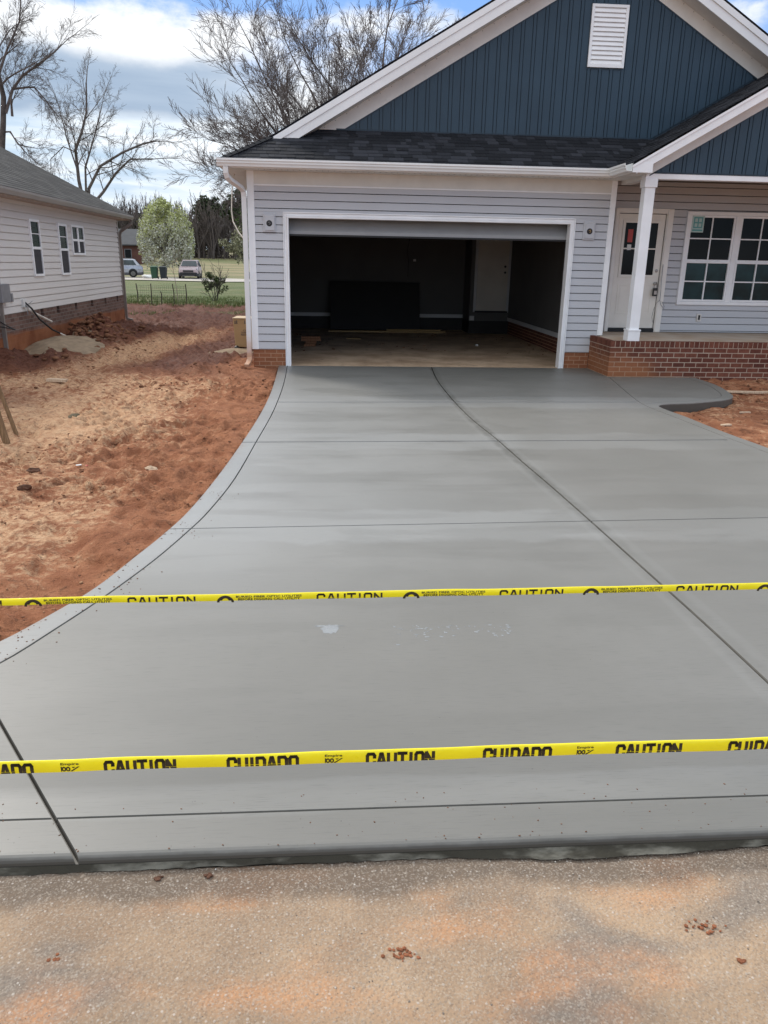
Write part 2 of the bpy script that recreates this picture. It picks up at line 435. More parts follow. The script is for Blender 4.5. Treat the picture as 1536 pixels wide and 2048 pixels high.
M_clod = rndmat('clay_clods', [(0, (.13, .058, .032)), (.4, (.25, .12, .066)), (.75, (.40, .225, .125)), (1, (.52, .36, .21))])
M_pebble = rndmat('road_pebbles', [(0, (.12, .10, .085)), (.4, (.30, .25, .20)), (.75, (.44, .38, .32)), (1, (.66, .62, .56))])
M_bark = plain('bare_bark', (.092, .076, .068), .9, .3, 6)
M_bark2 = plain('twig_bark', (.135, .112, .102), .9, .25, 6)
M_barkfar = plain('woodland_bark', (.118, .096, .085), .95, .3, .4)
M_blossom = rndmat('blossom_and_new_leaf', [(0, (.14, .14, .085)), (.25, (.42, .42, .31)), (.6, (.70, .70, .61)), (.7, (.42, .44, .20)), (1, (.50, .54, .23))])
M_pine = rndmat('pine_needles', [(0, (.03, .042, .024)), (.6, (.07, .09, .048)), (1, (.12, .14, .08))])
M_ever = rndmat('evergreen_leaves', [(0, (.03, .05, .02)), (.6, (.085, .13, .045)), (1, (.19, .23, .09))])
M_cream = rndmat('cream_blossom', [(0, (.10, .10, .05)), (.5, (.28, .28, .17)), (1, (.50, .48, .36))])
M_shrub = rndmat('shrub_leaves', [(0, (.035, .05, .022)), (.6, (.09, .115, .05)), (1, (.17, .19, .10))])
M_grass = rndmat('grass_blades', [(0, (.07, .105, .028)), (.6, (.135, .185, .055)), (1, (.26, .25, .12))])
M_tape = plain('yellow_plastic_tape', (.95, .80, .008), .30, .05, 4, bump=.35, bsc=26)
M_print = plain('black_tape_print', (.028, .020, .010), .4, .15, 30)
M_sandp = plain('grey_tan_sand', (.29, .215, .145), .95, .2, 5, .2, bump=.5)

# ------------------------------------------------------------------ driveway outline and joints
def smooth_path(pts, n=8):
    P = [Vector((p[0], p[1], 0)) for p in pts]; out = []
    for i in range(len(P) - 1):
        a = P[max(i - 1, 0)]; b = P[i]; c_ = P[i + 1]; d = P[min(i + 2, len(P) - 1)]
        for j in range(n):
            t = j / n
            out.append(.5 * ((2 * b) + (-a + c_) * t + (2 * a - 5 * b + 4 * c_ - d) * t * t + (-a + 3 * b - 3 * c_ + d) * t ** 3))
    out.append(P[-1]); return [(p.x, p.y) for p in out]
L_EDGE = [(-2.66, 14.06), (-2.62, 12.4), (-2.60, 10.9), (-2.62, 9.4), (-2.68, 7.9), (-2.76, 6.5), (-2.84, 5.6), (-2.92, 5.1), (-3.02, 4.64), (-3.13, 4.17), (-3.27, 3.81), (-3.42, 3.50), (-3.65, 3.18), (-4.0, 2.90), (-4.5, 2.72), (-5.1, 2.63), (-6.0, 2.6)]
L_JOINT = [(-2.51, 14.06), (-2.47, 12.4), (-2.46, 10.9), (-2.48, 9.4), (-2.54, 7.9), (-2.60, 6.5), (-2.69, 5.6), (-2.77, 5.13), (-2.89, 4.58), (-3.04, 4.06), (-3.18, 3.66), (-3.33, 3.29), (-3.56, 2.98), (-3.95, 2.72), (-4.5, 2.55)]
R_EDGE = [(6.0, 2.6), (4.9, 2.65), (4.1, 2.95), (3.55, 3.6), (3.2, 4.6), (2.98, 6.0), (2.87, 7.6), (2.81, 8.2), (2.77, 8.8), (2.75, 9.4), (2.70, 9.95), (2.74, 10.2), (2.95, 10.33), (3.3, 10.40), (3.85, 10.64), (4.17, 10.93), (4.34, 11.4), (4.50, 12.1), (4.53, 12.93)]
R_JOINT = [(3.02, 12.97), (2.80, 11.8), (2.60, 10.7), (2.55, 10.25), (2.55, 9.9), (2.59, 9.4), (2.63, 8.8), (2.67, 8.2), (2.73, 7.6), (2.84, 6.0), (3.05, 4.6), (3.4, 3.5), (3.95, 2.75)]
R_WALK = [(2.60, 10.3), (2.9, 10.47), (3.25, 10.54), (3.78, 10.78), (4.04, 11.03), (4.2, 11.45), (4.35, 12.1), (4.38, 12.95)]
C_JOINT = [(.10, 14.06), (.03, 13.2), (-.03, 12.2), (-.06, 10.6), (-.04, 9.2), (.03, 8.1), (.07, 7.1), (.115, 6.2), (.15, 5.3), (.18, 4.4), (.205, 3.6), (.215, 2.9), (.22, 1.98)]
D_JOINT = [(-3.36, 3.142), (-3.13, 2.809), (-2.872, 2.436), (-2.719, 2.214), (-2.557, 1.98)]
le, re_ = smooth_path(L_EDGE, 5), smooth_path(R_EDGE, 5)
def inside_drive(x, y):
    lx = np.interp(y, [p[1] for p in le][::-1], [p[0] for p in le][::-1])
    rx = np.where(y < 10, np.interp(y, [p[1] for p in re_][:50], [p[0] for p in re_][:50]), np.interp(y, [10, 10.3, 10.4, 10.64, 10.93, 11.4, 12.1, 13], [2.7, 2.8, 3.3, 3.85, 4.17, 4.34, 4.5, 4.53]))
    return (x > lx) & (x < rx) & (y > 2.0) & (y < 14.2)

# ------------------------------------------------------------------ ground sheet
def axis(segs):
    out = []
    for a, b, st in segs:
        n = max(1, int(round((b - a) / st))); out += list(np.linspace(a, b, n, endpoint=False))
    return np.array(out + [segs[-1][1]])
gx = axis([(-420, -60, 30), (-60, -12, 2.0), (-12, -9, .12), (-9, -7, .06), (-7, -2.3, .026), (-2.3, 2.5, .6), (2.5, 6.4, .06), (6.4, 12, .4), (12, 60, 4), (60, 420, 40)])
gy = axis([(-200, 0, 40), (0, 1.9, .5), (1.9, 11, .027), (11, 25, .05), (25, 42, .2), (42, 90, 1.0), (90, 160, 2.5), (160, 520, 30)])
X, Y = np.meshgrid(gx, gy)
near = sst(-X, 2.2, 2.6) * sst(Y, 2.0, 2.4) * (1 - sst(Y, 30, 45))
far = sst(Y, 11, 15)
h = -0.045 + near * (.07 * (fbm(X * .6, Y * .6, 3) - .5) + .10 * (fbm(X * 2.2 + 3, Y * 2.2, 4) - .5) + .075 * (fbm(X * 6, Y * 6, 3) - .5) * (.4 + 1.2 * fbm(X * .9, Y * .9, 2)))
rid = 1 - np.abs(2 * fbm(X * 5 + .7 * fbm(X, Y, 2) * 6, Y * 1.1 + X * .9, 4) - 1)
h += near * (1 - far) * .06 * (rid ** 3) * fbm(X * .9 + 9, Y * .9, 2)
pm = sst(fbm(X * 1.3 + 50, Y * 1.3, 3), .40, .60)
h += near * (1 - far) * (.09 * (fbm(X * 9 + 3, Y * 9, 3) - .5) * (.3 + pm) + .08 * (fbm(X * 19, Y * 17, 2) - .5) * pm - .03 * sst(fbm(X * 3.4 + 8, Y * 2.4, 2), .62, .72))
rid2 = 1 - np.abs(2 * fbm((X + .35 * Y) * 3.2, Y * .45 + 4, 4) - 1)
h += near * far * (.10 * rid2 ** 3 - .03 + .13 * (fbm(X * 3, Y * 1.1, 4) - .5) + .045 * (fbm(X * 7, Y * 5, 3) - .5))
def bump2(cx, cy, sx, sy, a, rot=0):
    c_, s_ = math.cos(rot), math.sin(rot); u = (X - cx) * c_ + (Y - cy) * s_; v = -(X - cx) * s_ + (Y - cy) * c_
    return a * np.exp(-(u / sx) ** 2 - (v / sy) ** 2)
rough = .6 + .9 * fbm(X * 4, Y * 4, 4)
h += (bump2(-7.1, 18.1, .5, 1.0, .34) + bump2(-6.75, 18.0, .35, 1.7, .17, .25) + bump2(-7.5, 21.5, .6, 2.2, .10) + bump2(-6.1, 20.6, .3, 1.8, .12, .2)) * rough
h += bump2(-8.0, 14.8, .8, 1.0, .18) * rough + bump2(-6.6, 15.0, .5, .6, .09) * rough
h += bump2(-4.6, 8.8, .7, .9, .06) + bump2(-3.55, 15.0, .5, .5, .08) * rough + bump2(-4.0, 13.6, 1.0, .5, .05) * rough
h = np.where(inside_drive(X, Y), -.30, h)
edgeL = np.interp(Y, [p[1] for p in le][::-1], [p[0] for p in le][::-1])
dl_ = np.clip(edgeL - X, 0, 9); h = np.where((X < edgeL) & (Y < 14) & (Y > 2), np.minimum(h, -.022 + dl_ * .12), h); h = np.where((X > -3.25) & (X < -2.6) & (Y > 13.3) & (Y < 14.2) & ~inside_drive(X, Y), -.03, h)
h = np.where((X > 2.3) & (Y < 13.2) & (Y > 2.5) & ~inside_drive(X, Y), -.105 + .07 * (fbm(X * 3, Y * 3, 4) - .5) + .075 * (fbm(X * 8, Y * 8, 3) - .5) + .07 * sst(Y, 11.9, 12.9), h)
h = np.where((X > -2.95) & (X < 9.4) & (Y > 14.02), -.30, h); h = np.where((X > 3.2) & (X < 9.4) & (Y > 13.1), -.30, h)
h = np.where((X < -7.75) & (Y > 13.0) & (Y < 23.6) & (X > -18), -.3, h)
h = np.where(Y < 2.55, np.where((Y > 2.1) & (np.abs(X) > 6.0), h, -.32), h)
h += sst(Y, 90, 150) * 1.9 + sst(Y, 150, 300) * 3
grass = sst(Y + 5 * (fbm(X * .35, Y * .35, 3) - .5), 27.5, 36) * .95
strip = np.exp(-((Y - 28.3) / 1.3) ** 2) * .45 * sst(X, -9.5, -5)
grass = np.clip(grass * .9 + strip, 0, 1)
grass = np.where((Y > 29.6) & (Y < 33.5), grass * .45, grass); grass = np.where(Y > 34, 1, grass)
sandm = np.clip(.41 + .9 * (fbm(X * .55 + 2, Y * .4, 4) - .5) * 2 * .6, 0, 1)
sandm *= sst(edgeL - X, .15, 1.2) * .75 + .25
sandm += bump2(-4.5, 8.6, .8, 2.2, .35) + bump2(-3.9, 5.5, .5, 1.2, .18)
pale = bump2(-5.5, 16.5, .95, 7.0, .75, -.16)
sandm = sandm * (1 - far) + far * pale * 1.0 + bump2(-3.6, 16.3, .5, .6, .9)
wetm = far * (1.0 - pale * 1.0) * (.75 + .8 * (fbm(X * .5 + 7, Y * .3, 4) - .3)) + bump2(-5.4, 8.0, .6, .8, .4) + bump2(-6.4, 10.5, 1.3, 1.6, .55)
wetm -= bump2(-3.3, 14.2, .7, .8, .6)
wetm = np.where(X > 2.3, .0, wetm); sandm = np.where(X > 2.3, .30 + .5 * (fbm(X * 1.4, Y, 3) - .45), sandm)
nx, ny = len(gx), len(gy)
me = bpy.data.meshes.new('ground')
vs = np.stack([X, Y, h], -1).reshape(-1, 3)
i = np.arange((ny - 1) * (nx - 1)); r_ = i // (nx - 1); c_ = i % (nx - 1); a_ = r_ * nx + c_
fs = np.stack([a_, a_ + 1, a_ + nx + 1, a_ + nx], -1)
me.vertices.add(len(vs)); me.vertices.foreach_set('co', vs.ravel())
me.loops.add(fs.size); me.loops.foreach_set('vertex_index', fs.ravel().astype(np.int32))
me.polygons.add(len(fs)); me.polygons.foreach_set('loop_start', np.arange(0, fs.size, 4, dtype=np.int32))
me.update(calc_edges=True)
at = me.attributes.new('soil', 'FLOAT_COLOR', 'POINT')
at.data.foreach_set('color', np.clip(np.stack([sandm, wetm, grass, np.ones_like(h)], -1), 0, 1).ravel().astype(np.float32))
me.materials.append(M_dirt); me.shade_smooth()
ground = bpy.data.objects.new('ground', me); COL.objects.link(ground); struct(ground)
def ground_z(x, y):
    i = min(max(int(np.searchsorted(gx, x)), 0), nx - 1); j = min(max(int(np.searchsorted(gy, y)), 0), ny - 1)
    return float(h[j, i])

# ------------------------------------------------------------------ road
g = G()
xs = axis([(-200, -6, 20), (-6, 5, .12), (5, 200, 20)]); ys = axis([(-9, 0, 1.0), (0, 2.03, .07)])
for y in ys:
    for x in xs:
        g.v.append((float(x), float(y), -.046 + .005 * math.sin(x * 3 + y * 5) * math.sin(x * 1.7) - .006 * max(0, min(1, (y - 1.7) / .25)))); g.r.append(0)
for j in range(len(ys) - 1):
    for i in range(len(xs) - 1):
        a = j * len(xs) + i; g.f.append((a, a + 1, a + len(xs) + 1, a + len(xs)))
struct(g.obj('road', M_road, smooth=True, fix=False))

# ------------------------------------------------------------------ driveway slab with tooled joints
def make_slab():
    outline = le[:-1] + [(-6.0, 2.6), (-6.0, 2.04), (6.0, 2.04)] + re_ + [(3.035, 12.955), (3.035, 14.062)]
    bm = bmesh.new(); vs = [bm.verts.new((x, y, 0)) for x, y in outline]
    f = bm.faces.new(vs)
    if f.normal.z < 0: f.normal_flip()
    r = bmesh.ops.extrude_face_region(bm, geom=[f])
    bmesh.ops.translate(bm, verts=[e for e in r['geom'] if isinstance(e, bmesh.types.BMVert)], vec=(0, 0, -.17))
    bmesh.ops.recalc_face_normals(bm, faces=bm.faces)
    front = [e for e in bm.edges if all(abs(v.co.y - 2.04) < 1e-4 and abs(v.co.z) < 1e-4 for v in e.verts)]
    bmesh.ops.bevel(bm, geom=front, offset=.028, segments=5, profile=.5, affect='EDGES')
    me = bpy.data.meshes.new('driveway'); bm.to_mesh(me); bm.free()
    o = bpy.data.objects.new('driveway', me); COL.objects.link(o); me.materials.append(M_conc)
    return o
drive = make_slab()
def cutter(path, w, d):
    P = [Vector((x, y, 0)) for x, y in path]; bm = bmesh.new(); rings = []
    for i, p in enumerate(P):
        t = (P[min(i + 1, len(P) - 1)] - P[max(i - 1, 0)]).normalized(); nrm = Vector((-t.y, t.x, 0))
        rings.append([bm.verts.new(p + nrm * (w * sx) + Vector((0, 0, z))) for sx, z in ((-.75, .02), (.75, .02), (.30, -d), (-.30, -d))])
    for a, b in zip(rings, rings[1:]):
        for j in range(4): bm.faces.new((a[j], a[(j + 1) % 4], b[(j + 1) % 4], b[j]))
    bm.faces.new(rings[0][::-1]); bm.faces.new(rings[-1])
    bmesh.ops.recalc_face_normals(bm, faces=bm.faces)
    me = bpy.data.meshes.new('cut'); bm.to_mesh(me); bm.free(); o = bpy.data.objects.new('cut', me); COL.objects.link(o); return o
def straight(x0, y0, x1, y1, n=24):
    return [(x0 + (x1 - x0) * i / n, y0 + (y1 - y0) * i / n) for i in range(n + 1)]
cuts = [(smooth_path(L_JOINT, 4), .0115, .026), (smooth_path(R_JOINT, 4), .010, .02), (smooth_path(R_WALK, 3), .008, .014), (smooth_path(C_JOINT, 4), .016, .03),
        (D_JOINT, .0135, .03), (straight(-2.45, 10.30, 2.52, 10.46), .032, .034), (straight(-2.80, 7.90, 2.62, 8.06), .026, .03),
        (straight(-3.0, 5.18, 3.2, 5.42), .0125, .026), (straight(-5.9, 2.225, 5.9, 2.215), .009, .022)]
for p, w, d in cuts:
    co = cutter(p, w, d); md = drive.modifiers.new('b', 'BOOLEAN'); md.object = co; md.operation = 'DIFFERENCE'; md.solver = 'EXACT'
    dg = bpy.context.evaluated_depsgraph_get(); nm = bpy.data.meshes.new_from_object(drive.evaluated_get(dg))
    drive.modifiers.clear(); om = drive.data; drive.data = nm; bpy.data.meshes.remove(om); bpy.data.objects.remove(co)
drive.data.name = 'driveway'
md = drive.modifiers.new('bevel', 'BEVEL'); md.width = .006; md.segments = 2; md.limit_method = 'ANGLE'; md.angle_limit = rad(50)
struct(drive)
# water splashes on the slab; pale glossy film stands for sky glare
g = G()
def blob(cx, cy, rx, ry, z, n=14, jag=.25):
    vs = []
    for k in range(n):
        a = 2 * math.pi * k / n; q = 1 + random.uniform(-jag, jag); vs.append((cx + rx * q * math.cos(a), cy + ry * q * math.sin(a), z))
    g.add([(cx, cy, z + .0012)] + vs, [(0, k + 1, (k + 1) % n + 1) for k in range(n)])
blob(-1.79, 3.60, .048, .052, .0006, 26, .16); blob(-1.80, 3.635, .075, .012, .0006, 26, .5)
for k in range(70):
    a = random.random()
    blob(-1.47 + .62 * random.random(), 3.62 - abs(random.gauss(0, .075)), random.uniform(.002, .013), random.uniform(.002, .010), .0006, 8, .3)
o = g.obj('water_splash', M_splash, drive); o['kind'] = 'stuff'
# cement slurry along the kerb foot
g = G(); x = -6.0
pts = []
while x < 6.0:
    w = .003 + .010 * vnoise(np.array([x * 3.0]), np.array([1.5]))[0] + .09 * max(0, vnoise(np.array([x * 1.1 + 40]), np.array([7.5]))[0] - .5) * (1 if x > -2.2 else .4)
    w += random.uniform(-.004, .004); pts.append((x, w)); x += .03
for (a, wa), (b, wb) in zip(pts, pts[1:]):
    g.quad((a, 2.038, -.030), (b, 2.038, -.030), (b, 2.034 - wb, -.0460), (a, 2.034 - wa, -.0460))
o = g.obj('cement_slurry', M_slurry, drive, smooth=False); o['kind'] = 'stuff'

# ------------------------------------------------------------------ scattered clods and pebbles
def lump(seed, sub=1):
    bm = bmesh.new(); bmesh.ops.create_icosphere(bm, subdivisions=sub, radius=1); r = random.Random(seed)
    for v in bm.verts: v.co *= r.uniform(.65, 1.2)
    vs = np.array([v.co[:] for v in bm.verts]); fs = np.array([[v.index for v in f.verts] for f in bm.faces]); bm.free(); return vs, fs
LUMPS = [lump(k) for k in range(5)]
def scatter(name, items, m, lumps=LUMPS):
    AV, AF, AR = [], [], []; b = 0
    for k, (x, y, z, sx, sy, sz, rot, rv) in enumerate(items):
        vs, fs = lumps[k % len(lumps)]; c_, s_ = math.cos(rot), math.sin(rot)
        w = vs * (sx, sy, sz); AV.append(np.stack([w[:, 0] * c_ - w[:, 1] * s_ + x, w[:, 0] * s_ + w[:, 1] * c_ + y, w[:, 2] + z], -1))
        AF.append(fs + b); AR.append(np.full(len(vs), rv)); b += len(vs)
    v = np.concatenate(AV); f = np.concatenate(AF); r = np.concatenate(AR)
    return raw_mesh(name, v, f, r, m)
def raw_mesh(name, v, f, r, m, parent=None, smooth=False):
    me = bpy.data.meshes.new(name); k = f.shape[1]
    me.vertices.add(len(v)); me.vertices.foreach_set('co', np.asarray(v, np.float32).ravel())
    me.loops.add(f.size); me.loops.foreach_set('vertex_index', f.ravel().astype(np.int32))
    me.polygons.add(len(f)); me.polygons.foreach_set('loop_start', np.arange(0, f.size, k, dtype=np.int32)); me.update(calc_edges=True)
    a = me.attributes.new('rnd', 'FLOAT', 'POINT'); a.data.foreach_set('value', np.asarray(r, np.float32))
    me.materials.append(m)
    if smooth: me.shade_smooth()
    o = bpy.data.objects.new(name, me); COL.objects.link(o)
    if parent is not None: o.parent = parent
    return o
items = []
while len(items) < 7500:
    q = random.random()
    if q < .62: x, y = random.uniform(-6.5, -2.65), 3.0 + 9.5 * random.random() ** 1.3
    elif q < .82: x, y = random.uniform(-8.5, -3.2), random.uniform(12, 24)
    else: x, y = random.uniform(2.6, 6.0), random.uniform(7, 12.9)
    if inside_drive(np.array([x]), np.array([y]))[0]: continue
    dn = fbm(np.array([x * 1.1 + 30]), np.array([y * 1.1]), 3)[0]
    ed = abs(np.interp(y, [p[1] for p in le][::-1], [p[0] for p in le][::-1]) - x)
    if random.random() > max(.04, (dn - .50) * 7) + (.5 if x > 2.5 else 0) + (.35 if ed < .3 else 0) + (.4 if 16 < y < 22 and x < -6 else 0): continue
    s_ = .003 + .012 * random.random() ** 4 + (.022 * random.random() ** 3 if y > 11 else 0)
    items.append((x, y, ground_z(x, y) + s_ * .2, s_ * random.uniform(.8, 1.6), s_, s_ * random.uniform(.5, .9), random.uniform(0, 6.3), min(1, random.random() * (.75 if y < 12 else .5))))
for k in range(420):    # the churned bank beside the neighbour's foundation
    x, y = random.gauss(-6.9, .35), random.gauss(18.3, 1.3); s_ = random.uniform(.015, .07)
    items.append((x, y, ground_z(x, y) + s_ * .3, s_ * 1.2, s_, s_ * .7, random.uniform(0, 6.3), random.random() * .35))
tag(scatter('clay_clods', items, M_clod), kind='stuff')
items = []
for k in range(3600):
    x, y = random.uniform(-3.6, 1.2), 2.02 - 1.0 * random.random() ** 1.25; s_ = .0011 + .0026 * random.random() ** 4
    items.append((x, y, -.046 - .006 * max(0, min(1, (y - 1.7) / .25)) + s_ * .15, s_ * random.uniform(.8, 1.5), s_, s_ * .6, random.uniform(0, 6.3), random.random()))
tag(scatter('road_pebbles', items, M_pebble), kind='stuff')
# spots of black mortar grit along the slab edge
items = []
for k in range(260):
    y = random.uniform(3.2, 6.5); x = np.interp(y, [p[1] for p in le][::-1], [p[0] for p in le][::-1]) + abs(random.gauss(0, .13)); s_ = random.uniform(.0012, .005)
    if fbm(np.array([y * 3.]), np.array([2.]), 2)[0] < .45: continue
    items.append((x, y, s_ * .3, s_ * 1.4, s_, s_ * .5, random.uniform(0, 6), random.random() * .3))
for k in range(140):
    x, y = random.uniform(-3.4, .6), 2.06 + .25 * random.random() ** 2; s_ = random.uniform(.0008, .003)
    items.append((x, y, s_ * .3, s_ * 1.6, s_, s_ * .5, random.uniform(0, 6), random.random() * .3))
tag(scatter('slab_grit', items, M_clod), kind='stuff')

# ------------------------------------------------------------------ the new house
HX0, HX1, HY = -3.10, 3.21, 14.07
house = thing('house', 'new house with navy gable, open double garage, white trim and brick porch', 'house', (0, HY, 0))
YG, YP, SL = 14.70, 15.05, .58           # gable wall, porch back wall, roof slope
def zl(x): return 3.314 + SL * (x + 3.5)     # main roof, left slope
def zr(x): return 7.084 - SL * (x - 3.0)
def zs(y): return 3.314 + SL * (y - 13.6)    # skirt roof
def zp(x): return 3.34 + SL * (x - 2.957)    # porch roof, left slope
PAX = 6.2

def siding(g, x0, x1, z0, z1, y, e=.130, base=.297, sgn=-1, ax='x', gap=.012, lip=.018):
    """lapped courses with an open shadow gap under each lip; sgn is the outward direction"""
    k = math.floor((z0 - base) / e + 1e-6); z = base + k * e
    def pt(u, o, zz): return (u, y + sgn * o, zz) if ax == 'x' else (y + sgn * o, u, zz)
    while z < z1 - 1e-4:
        a, b = max(z, z0), min(z + e, z1)
        fa = (a - z) / e; fb = (b - z) / e
        bt = b - gap if b == z + e else b; prof = [(-.006, a), (lip, a), (lip, a + .004), (lip - .012 * fb, bt), (-.006, bt), (-.006, b)]
        prof = [(o, zz) for o, zz in prof]
        n = len(prof); vs = [pt(x0, o, zz) for o, zz in prof] + [pt(x1, o, zz) for o, zz in prof]
        g.add(vs, [(i, i + n, i + n + 1, i + 1) for i in range(n - 1)] + [tuple(range(n)), tuple(range(2 * n - 1, n - 1, -1))])
        z += e
# front wall siding round the opening
OX, OZ = 2.44, 2.485
g = G(); siding(g, -3.012, -2.53, .29, 2.58, HY); siding(g, -3.012, 3.125, 2.58, 2.985, HY); siding(g, 2.53, 3.125, .29, 2.58, HY)
g.obj('front_siding', M_siding, house)
g = G()
for a_, b_, c0, d0 in ((3.22, 3.577, .60, 3.3), (3.577, 4.695, 2.835, 3.3), (4.695, 4.968, .60, 3.3), (4.968, 7.915, 2.805, 3.3), (4.968, 7.915, .60, 1.122), (7.915, 9.35, .60, 3.3)): siding(g, a_, b_, c0, d0, YP, .130, .63)
g.obj('porch_siding', M_siding, house)
g = G(); siding(g, HY + .09, YP, .60, 3.3, 3.19, .130, .60, 1, 'y'); g.obj('side_siding', M_siding, house)
g = G(); siding(g, HY + .02, 26.0, .29, 3.2, HX0, .130, .297, -1, 'y'); g.obj('side_siding', M_siding, house)
# wall core
g = G()
g.box(HX0 + .004, -2.53, HY + .006, HY + .14, 0, 3.2); g.box(2.53, 3.185, HY + .006, HY + .14, 0, 3.2); g.box(-2.53, 2.53, HY + .006, HY + .14, 2.58, 3.2)
g.box(HX0 + .004, HX0 + .13, HY + .14, 26, 0, 3.2); g.box(3.22, 9.35, YP + .006, YP + .12, .0, 3.4); g.box(9.35, 9.46, 13.2, 26, 0, 3.3); g.box(HX0, 9.46, 26, 26.1, 0, 3.3)
g.box(3.125, 3.185, HY + .14, YP + .12, 0, 3.3)
g.obj('wall_core', M_gwall, house)
# brick courses
def bricks(g, gm, u0, u1, z0, z1, y, ax='x', sgn=-1, ch=.0817, bl=.206, rowlock=0.0, off=0.0):
    j = .0135
    def bx(G_, a, b, c_, d, o0, o1):
        lo, hi = sorted((y + sgn * o0, y + sgn * o1))
        if ax == 'x': G_.box(a, b, lo, hi, c_, d)
        else: G_.box(lo, hi, a, b, c_, d)
    gm.cur = 0; bx(gm, u0 + .002, u1 - .002, z0, z1 - .004, -.10, -.0016)
    top = z1 - rowlock; z = top; row = 0
    while z > z0 + .005:
        zb = max(z - ch, z0); u = u0 - (bl * .5 if row % 2 else 0) - off
        while u < u1:
            a, b = max(u, u0), min(u + bl - j, u1)
            if b - a > .012:
                g.cur = random.random(); jz = random.uniform(-.0015, .0015); bx(g, a, b, zb + j * .5 + jz, z - j * .5 + jz, -.06, random.uniform(-.001, .002))
            u += bl
        z -= ch; row += 1
    if rowlock:
        u = u0; w = .0865
        while u < u1:
            a, b = u, min(u + w - j, u1)
            if b - a > .012: g.cur = random.random(); bx(g, a, b, z1 - rowlock + j * .5, z1, -.08, random.uniform(.002, .006))
            u += w
g, gm = G(), G()
bricks(g, gm, 3.0, 9.35, -.12, .60, 12.985, 'x', -1, rowlock=.105)
bricks(g, gm, 12.992, HY - .0, -.06, .60, 3.0, 'y', -1, rowlock=.105, off=.05)
pb = g.obj('porch_brick', M_brick, house); gm.obj('mortar', M_mortar, pb)
g, gm = G(), G()
for xa, xb, zb in ((HX0, -2.535, -.10), (2.535, 2.995, -.06)):
    g, gm = G(), G(); bricks(g, gm, xa, xb, zb, .288, HY - .004, 'x', -1, .072)
    fb = g.obj('foundation_brick', M_brick2, house); gm.obj('mortar', M_mortar, fb)
g = G(); g.box(HX0 - .004, HX0 + .0, HY + .02, 26, -.2, .29); g.obj('side_foundation', M_brick2, house)
g = G(); g.box(3.08, 9.35, 13.065, YP, .30, .588); g.obj('porch_floor', M_porch, house)
# corner and frieze trim
g = G()
g.box(HX0 - .022, -3.006, HY - .026, HY + .10, .287, 3.21); g.obj('corner_trim', M_trim, house, bevel=.004); g = G(); g.box(3.118, 3.215, HY - .026, HY + .09, .60, 3.21)
g.obj('corner_trim', M_trim, house, bevel=.004)
g = G(); g.box(-3.006, 3.118, HY - .020, HY + .004, 3.008, 3.206); g.obj('frieze_board', M_soffit, house)
g = G(); g.box(-3.006, 3.118, HY - .030, HY + .004, 2.982, 3.006); g.obj('frieze_trim', M_trim, house)
# garage opening casing
g = G()
for s in (-1, 1):
    for a, b, yo in ((2.44, 2.47, -.055), (2.472, 2.515, -.034), (2.517, 2.533, -.048)):
        x0, x1 = sorted((s * a, s * b)); g.box(x0, x1, HY + yo, HY + .14, -.002, OZ + (a - 2.44) + (b - a) * 1.0)
for a, b, yo in ((0, .03, -.055), (.032, .075, -.034), (.077, .095, -.048)):
    g.box(-OX - a, OX + a, HY + yo, HY + .14, OZ + a, OZ + b)
g.obj('garage_door_casing', M_trim, house, bevel=.003)
# raised sectional door: lowest section still shows
def gdp(z): t = z - 2.235; return HY + .16 + (0 if t < .05 else (t - .05) * .62)
gd = G(); gd.box(-2.47, 2.47, HY + .16, HY + .20, 2.235, 2.285)
gd.extr([(-2.47, gdp(2.285), 2.285), (-2.47, gdp(2.285) + .045, 2.285), (-2.47, gdp(2.80) + .045, 2.80), (-2.47, gdp(2.80), 2.80)], (4.94, 0, 0))
gdo = gd.obj('garage_door', M_gpanel, house)
for k in range(4):
    xa = -2.35 + k * 1.19; g = G()
    for xb, xc, za, zb, o_ in ((xa, xa + 1.10, 2.33, 2.345, .008), (xa, xa + 1.10, 2.435, 2.45, .008), (xa, xa + .02, 2.345, 2.435, .008), (xa + 1.08, xa + 1.10, 2.345, 2.435, .008)):
        g.extr([(xb, gdp(za), za), (xc, gdp(za), za), (xc, gdp(zb), zb), (xb, gdp(zb), zb)], (0, -o_, 0))
    g.obj('door_moulding', M_gpanel, gdo)
g = G(); g.box(-2.46, 2.46, HY + .155, HY + .205, 2.205, 2.233); g.obj('bottom_seal', M_blackrub, gdo)
# garage interior
g = G(); g.box(-2.98, 3.12, HY + .0, 22.6, -.14, -.004)
g.obj('garage_floor', M_gfloor, house)
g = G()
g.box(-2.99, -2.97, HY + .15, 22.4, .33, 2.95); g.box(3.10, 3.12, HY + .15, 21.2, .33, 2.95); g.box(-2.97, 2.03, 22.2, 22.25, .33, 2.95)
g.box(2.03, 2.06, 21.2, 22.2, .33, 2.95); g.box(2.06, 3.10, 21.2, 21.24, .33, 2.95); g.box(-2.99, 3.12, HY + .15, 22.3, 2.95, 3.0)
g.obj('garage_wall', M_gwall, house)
g = G(); gm = G(); bricks(g, gm, HY + .15, 21.19, -.004, .33, 3.115, 'y', -1, .072)
bk = g.obj('garage_brick', brickm('garage_brick', (.10, .036, .026), (.17, .062, .042), 0), house); gm.obj('mortar', M_mortar, bk)
g = G(); g.box(-2.99, 2.05, 22.24, 22.3, 0, .33); g.box(2.035, 3.2, 21.22, 21.3, -.05, .34); g.box(2.035, 2.06, 21.21, 22.3, -.05, .34); g.obj('garage_footing', M_dark, house)
g = G()
